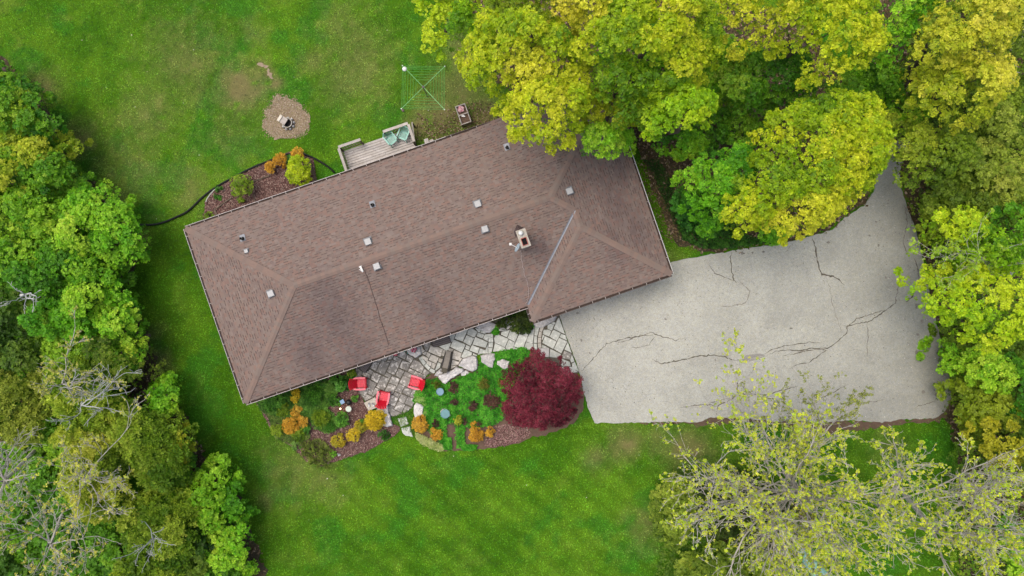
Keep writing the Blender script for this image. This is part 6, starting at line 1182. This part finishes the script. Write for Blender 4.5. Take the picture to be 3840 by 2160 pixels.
T('green_tree', 'small vivid green tree standing out in the lower left hedge', [(490, 1480), (520, 1440), (570, 1430), (590, 1410), (630, 1410), (665, 1450), (675, 1500), (670, 1530), (630, 1550), (560, 1545), (520, 1520)], 2.5, 4.2, BRT, 40, **HED)
CED = dict(bough=1.2, lump=.26, leaf=.13, k=7, relief=.6, lift=.6, wid=.2, axis_up=.5, droop=.0, gap=.03, dens=1.5, hs=.6)
T('cedar_tree', 'feathery olive cedar at the left, upper part of the dark group', [(180, 1380), (300, 1330), (420, 1430), (500, 1560), (480, 1640), (380, 1640), (260, 1600), (180, 1500)], 3.5, 5.5, [A(96, 138, 22), A(144, 180, 38), A(190, 212, 60), A(216, 226, 84)], 41, **CED)
T('cedar_tree', 'dark feathery cedar beside the vivid green tree', [(420, 1580), (520, 1540), (620, 1560), (690, 1600), (720, 1700), (700, 1800), (600, 1850), (500, 1800), (440, 1700)], 4, 6.2, [A(84, 130, 20), A(128, 168, 36), A(172, 200, 56), A(204, 218, 80)], 42, **CED)
T('cedar_tree', 'broad yellow tinted cedar at the lower left', [(190, 1620), (300, 1600), (430, 1640), (470, 1760), (480, 1880), (420, 1960), (320, 1960), (240, 1860), (200, 1740)], 4.5, 6.8, [A(98, 132, 22), A(150, 178, 38), A(196, 212, 60), A(220, 224, 84)], 43, **CED)
T('cedar_tree', 'dark cedar near the bottom of the left hedge', [(480, 1850), (600, 1850), (720, 1800), (760, 1900), (740, 2040), (680, 2180), (520, 2180), (460, 2000)], 4, 6, [A(84, 130, 20), A(132, 170, 36), A(178, 204, 56), A(208, 220, 80)], 44, **CED)
T('cedar_tree', 'olive cedar at the left edge below the middle', [(-60, 1380), (80, 1400), (180, 1400), (200, 1520), (180, 1640), (60, 1680), (-60, 1640)], 3.5, 5.2, [A(96, 126, 28), A(148, 168, 48), A(192, 204, 80)], 45, **CED)
T('green_tree', 'lime bush in front of the dark cedar at the bottom left', [(450, 2060), (560, 2040), (640, 2060), (690, 2120), (680, 2220), (440, 2220)], 4.5, 6, [A(70, 110, 10), A(124, 160, 20), A(176, 196, 36)], 46, **HED)
T('green_tree', 'bright green hedge tree bulging over the lawn near the bottom left', [(745, 1760), (790, 1720), (860, 1715), (890, 1780), (905, 1850), (920, 1910), (940, 1990), (950, 2040), (930, 2100), (860, 2130), (800, 2080), (760, 1980), (720, 1900)], 3, 4.8, BRT, 47, **HED)
T('green_tree', 'mid green tree between the dark cedar and the bulging hedge tree', [(680, 1860), (740, 1860), (790, 1960), (820, 2060), (800, 2200), (700, 2200), (700, 2020)], 3, 4.5, [A(44, 84, 12), A(84, 126, 24), A(130, 160, 44)], 48, **HED)
T('yellow_shrub', 'small yellowish shrub at the lawn edge below the vivid green tree', [(640, 1630), (680, 1590), (720, 1600), (740, 1650), (745, 1700), (700, 1730), (660, 1710)], 1.5, 2.6, [A(84, 114, 14), A(146, 166, 26), A(190, 194, 46)], 49, bough=1, lump=.3, leaf=.09, k=6, relief=.5, gap=.2)
T('green_tree', 'green tree under bare branches at the left edge near the bottom', [(-60, 1680), (100, 1700), (200, 1760), (240, 1860), (220, 1960), (120, 1990), (-60, 1980)], 2, 3.4, GRN, 50, **HED)
T('green_tree', 'green bush in the lower left corner', [(-60, 2060), (100, 2040), (220, 2080), (240, 2220), (-60, 2220)], 2.5, 4, [A(50, 96, 14), A(90, 140, 24), A(140, 176, 40)], 51, **HED)
T('green_shrub', 'tiny green shrub in the leaf litter at the bottom left lawn edge', [(880, 2120), (930, 2090), (960, 2130), (940, 2200), (880, 2200)], .8, 1.4, BRT, 52, bough=.8, lump=.25, leaf=.09, k=5, relief=.3)
T('hedge_bush', 'clipped olive bush at the top left corner edge of the lawn', [(-60, 200), (0, 205), (12, 240), (0, 270), (-60, 280)], 2, 3, GRN, 53, bough=1, lump=.3, leaf=.09, k=5)
for k_, (P_, z_, lb_) in enumerate([([(-60, 230), (60, 290), (160, 400), (220, 560), (330, 720), (300, 900), (-60, 900)], 2.0, 'low fresh green thicket filling the upper left hedge between its trees'),
        ([(-60, 880), (340, 880), (480, 1000), (470, 1180), (540, 1340), (420, 1480), (-60, 1480)], 2.2, 'low fresh green thicket filling the middle of the left hedge between its trees'),
        ([(-60, 1460), (430, 1460), (640, 1600), (760, 1800), (880, 2000), (880, 2220), (-60, 2220)], 2.2, 'low green thicket filling the lower left hedge under the bare trees')]):
    T('green_thicket', lb_, P_, z_ * .6, z_, [A(70, 130, 16), A(108, 170, 28), A(156, 204, 46)], 301 + k_, bough=1.3, lump=.4, leaf=.11, k=6, relief=.5, under=False, gap=.05)
for k_, (P_, z_, lb_) in enumerate([([(3420, -60), (3900, -60), (3900, 500), (3640, 540), (3440, 500), (3360, 260)], 3.6, 'yellow green thicket beneath the crowns of the upper right corner'),
        ([(3440, 760), (3620, 560), (3900, 520), (3900, 1000), (3560, 1000), (3490, 900)], 1.8, 'low green thicket at the right edge above the pale green tree'),
        ([(3545, 1230), (3900, 1180), (3900, 1760), (3640, 1700), (3600, 1580), (3580, 1400)], 1.6, 'low green thicket at the right edge below the pale green tree')]):
    T('green_thicket', lb_, P_, z_ * .6, z_, [A(84, 120, 20), A(124, 160, 32), A(168, 194, 52)], 311 + k_, bough=1.3, lump=.4, leaf=.11, k=6, relief=.5, under=False, gap=.16)
# fine olive shrubs under the sparse tree
T('olive_shrub', 'olive hedge shrub left of the sparse budding tree', [(2470, 1800), (2530, 1770), (2600, 1800), (2610, 1900), (2590, 2020), (2520, 2060), (2450, 2000), (2440, 1900)], .9, 1.7, OLV, 54, bough=.9, lump=.24, leaf=.07, k=5, relief=.4, gap=.15)
T('olive_shrub', 'low olive shrub at the bottom edge left of the teal hull', [(2540, 2080), (2700, 2040), (2860, 2050), (2950, 2100), (2900, 2220), (2520, 2220)], .9, 1.6, OLV, 55, bough=.9, lump=.24, leaf=.07, k=5, relief=.4, gap=.2)
T('olive_shrub', 'dark undergrowth shrub beneath the middle of the sparse tree', [(2620, 1800), (2760, 1760), (2880, 1820), (2960, 1920), (2900, 2020), (2700, 2040), (2600, 1960)], .7, 1.4, [A(34, 56, 10), A(60, 86, 18), A(90, 110, 30)], 56, bough=.9, lump=.26, leaf=.08, k=5, relief=.4, gap=.2)
# red Japanese maple
JM = [(1885, 1400), (1925, 1370), (1960, 1345), (1990, 1350), (2008, 1292), (2025, 1330), (2042, 1318), (2050, 1352), (2080, 1360), (2100, 1340), (2110, 1370), (2140, 1395), (2165, 1410), (2192, 1425), (2185, 1460), (2180, 1500), (2160, 1530), (2150, 1560), (2125, 1570), (2140, 1585), (2100, 1595), (2085, 1608), (2060, 1600), (2040, 1618), (2000, 1600), (1960, 1600), (1925, 1600), (1885, 1560), (1880, 1520), (1905, 1500), (1885, 1460)]
T('japanese_maple', 'deep red Japanese maple between the walk and the driveway', JM, 1.5, 3.0, [A(64, 18, 30), A(104, 28, 46), A(144, 46, 66), A(164, 72, 90)], 60, bough=.9, lump=.24, leaf=.075, k=6, relief=.55, gap=.04, wid=.26, lift=.35, dens=1.1, tr=.09)

# bare and budding trees
BUD = [A(214, 232, 50), A(190, 220, 46), A(228, 236, 70)]
LB = []
rgl = np.random.default_rng(12)
for q, (lx, ly) in enumerate([(2560, 1800), (2600, 1730), (2660, 1680), (2740, 1650), (2830, 1660), (2930, 1680), (3030, 1700), (3130, 1710), (3230, 1740), (3290, 1810), (2540, 1880), (2540, 1960), (2590, 2030), (2670, 2070), (2760, 2090), (2860, 2110), (2950, 2130), (3060, 2150), (3180, 2170), (3290, 2190), (3380, 2120), (3380, 2010), (3330, 1910), (2720, 1800), (2820, 1780), (2900, 1960), (3130, 1960), (3010, 2020), (2700, 1930), (3180, 2060)]): LB.append((lx, ly, 7.6 + rgl.uniform(0, 2.4)))
bare_tree('budding_tree', 'large sparse tree with pale bark and yellow green buds at the bottom right', 'tree', (2940, 1770), 4.2, LB, 61, leafpal=BUD, leafr=.072, tr=.12, kids_=(10, 7, 4), fork_px=(3000, 1840), rmin=.0085, leafn=5, leafp=.34)
bare_tree('budding_tree', 'slender budding tree whose twigs hang over the bottom driveway edge', 'tree', (3010, 1640), 2.2, [(2960, 1400, 6), (3080, 1400, 6.2), (3140, 1440, 6), (2910, 1500, 5.5), (3180, 1520, 5.6), (3040, 1480, 6.4), (3250, 1590, 5)], 62, leafpal=[A(140, 156, 50), A(168, 180, 60)], leafr=.075, tr=.08, kids_=(7, 5), maxlev=2, rmin=.009, fork_px=(3075, 1640), leafn=4)
bare_tree('budding_tree', 'long limbed pale tree reaching up and right between lawn and thicket', 'tree', (3220, 1840), 5, [(3560, 1560, 9), (3640, 1640, 9), (3420, 1640, 8.5), (3330, 1600, 8), (3620, 1780, 8.5), (3480, 1840, 8)], 63, leafpal=BUD, leafr=.07, tr=.11, kids_=(8, 6, 4), fork_px=(3300, 1900), rmin=.009, leafn=5, leafp=.28)
bare_tree('bare_tree', 'grey bare branched tree at the right of the bottom lawn', 'tree', (3380, 1840), 5, [(3600, 1700, 9), (3740, 1700, 9), (3800, 1850, 9), (3780, 2010, 9.5), (3600, 2100, 10), (3480, 2180, 10), (3700, 2160, 10), (3520, 1960, 10), (3660, 1900, 9.5)], 64, leafpal=BUD, leafr=.09, tr=.12, kids_=(9, 7, 4), fork_px=(3500, 1990), rmin=.009, leafn=4, leafp=.25)
bare_tree('bare_tree', 'tangle of purplish bare twigs at the right edge near the bottom', 'tree', (3560, 1780), 2, [(3700, 1760, 4.5), (3800, 1800, 4.5), (3820, 1920, 5), (3740, 2000, 5), (3640, 1960, 5), (3620, 1760, 4.5)], 65, leafpal=[A(180, 190, 80)], leafr=.06, tr=.09, kids_=(10, 8), maxlev=2, rmin=.010, leafp=.1)
bare_tree('budding_tree', 'pale limb hung with lime leaves reaching over the right driveway edge', 'tree', (3640, 1030), 3.5, [(3450, 930, 6.2), (3440, 1010, 6.2), (3470, 970, 6), (3560, 940, 6.5)], 66, leafpal=[A(150, 190, 40), A(170, 206, 60)], leafr=.11, tr=.08, kids_=(7, 5), maxlev=2, leafn=5)
bare_tree('bare_tree', 'leafless grey tree leaning out of the lower left edge', 'tree', (180, 1640), 7, [(-80, 1640, 11), (60, 1620, 10.5), (180, 1760, 10.5), (-60, 1820, 11), (120, 1960, 11), (-40, 2040, 11), (30, 1720, 11)], 67, tr=.10, kids_=(7, 6, 3), fork_px=(20, 1800), rmin=.010, leafpal=BUD, leafr=.07, leafp=.06)
bare_tree('bare_tree', 'leafless tree with yellow buds spreading over the lower left cedars', 'tree', (330, 1700), 6.5, [(180, 1560, 9.5), (320, 1500, 9), (420, 1640, 9.5), (520, 1700, 9.5), (560, 1800, 9.5), (460, 1880, 10), (360, 1760, 10), (240, 1920, 10)], 68, tr=.06, kids_=(5, 5, 3), fork_px=(300, 1800), rmin=.009, leafpal=[A(214, 216, 84), A(190, 206, 74)], leafr=.08, leafp=.22, leafn=4)
bare_tree('bare_tree', 'leafless tree with tangled twigs at the bottom left edge', 'tree', (260, 1860), 6, [(60, 2100, 10), (160, 2180, 10), (280, 2140, 10), (400, 2080, 10), (440, 2180, 10), (340, 2020, 10), (60, 1980, 10)], 69, tr=.08, kids_=(6, 5, 4), fork_px=(190, 2040), rmin=.010, leafpal=[A(220, 214, 90), A(196, 206, 80)], leafr=.09, leafp=.2, leafn=4)
bare_tree('dead_tree', 'bleached white dead branches in the middle of the left hedge', 'tree', (330, 1430), 4.6, [(480, 1450, 7), (440, 1430, 7), (370, 1440, 7), (380, 1540, 6.8), (340, 1560, 6.8), (420, 1520, 7)], 70, mat='paledead', tr=.07, kids_=(5, 4), maxlev=2, fork_px=(305, 1520), rmin=.012)
bare_tree('bare_tree', 'thin pale branches above the olive shrub on the left', 'tree', (260, 1330), 4.5, [(230, 1360, 7.2), (340, 1330, 7), (380, 1410, 7), (250, 1450, 7.4), (300, 1380, 7.4), (180, 1440, 7)], 71, tr=.07, kids_=(7, 5), maxlev=2, fork_px=(235, 1440), rmin=.010, leafpal=[A(190, 196, 80)], leafr=.08, leafp=.5)
bare_tree('dead_tree', 'pale broken limb lying across the hedge at the left edge', 'tree', (60, 1110), 5, [(150, 1095, 6.6), (60, 1130, 6.6), (30, 1090, 6.4), (100, 1150, 6.4)], 72, mat='paledead', tr=.09, kids_=(4, 3), maxlev=2, fork_px=(95, 1105), rmin=.012)
bare_tree('bare_tree', 'bare white branches poking out near the bottom left above the lime bush', 'tree', (560, 1980), 5, [(500, 2020, 7), (590, 1990, 7), (610, 2060, 7), (470, 2100, 7), (660, 2080, 7), (620, 2110, 6.8)], 73, mat='paledead', tr=.06, kids_=(3, 3), maxlev=2, fork_px=(575, 2020), rmin=.010)
bare_tree('bare_tree', 'wispy grey branches at the right edge near the top', 'tree', (3600, 260), 5.5, [(3800, 160, 9), (3840, 220, 9), (3790, 250, 8.5), (3740, 240, 8)], 74, tr=.08, kids_=(6, 5), maxlev=2, fork_px=(3720, 190), rmin=.009)
bare_tree('bare_tree', 'bare twigs in the gap left of the olive gold maple', 'tree', (3340, 330), 4, [(3330, 280, 6), (3430, 290, 6), (3380, 360, 5.6), (3300, 340, 5.5)], 75, tr=.06, kids_=(7, 5), maxlev=2, rmin=.009, mat='darkbark')
print('leaves', NLEAF[0], 'tabs', len(TABS), 'caps', ncap)
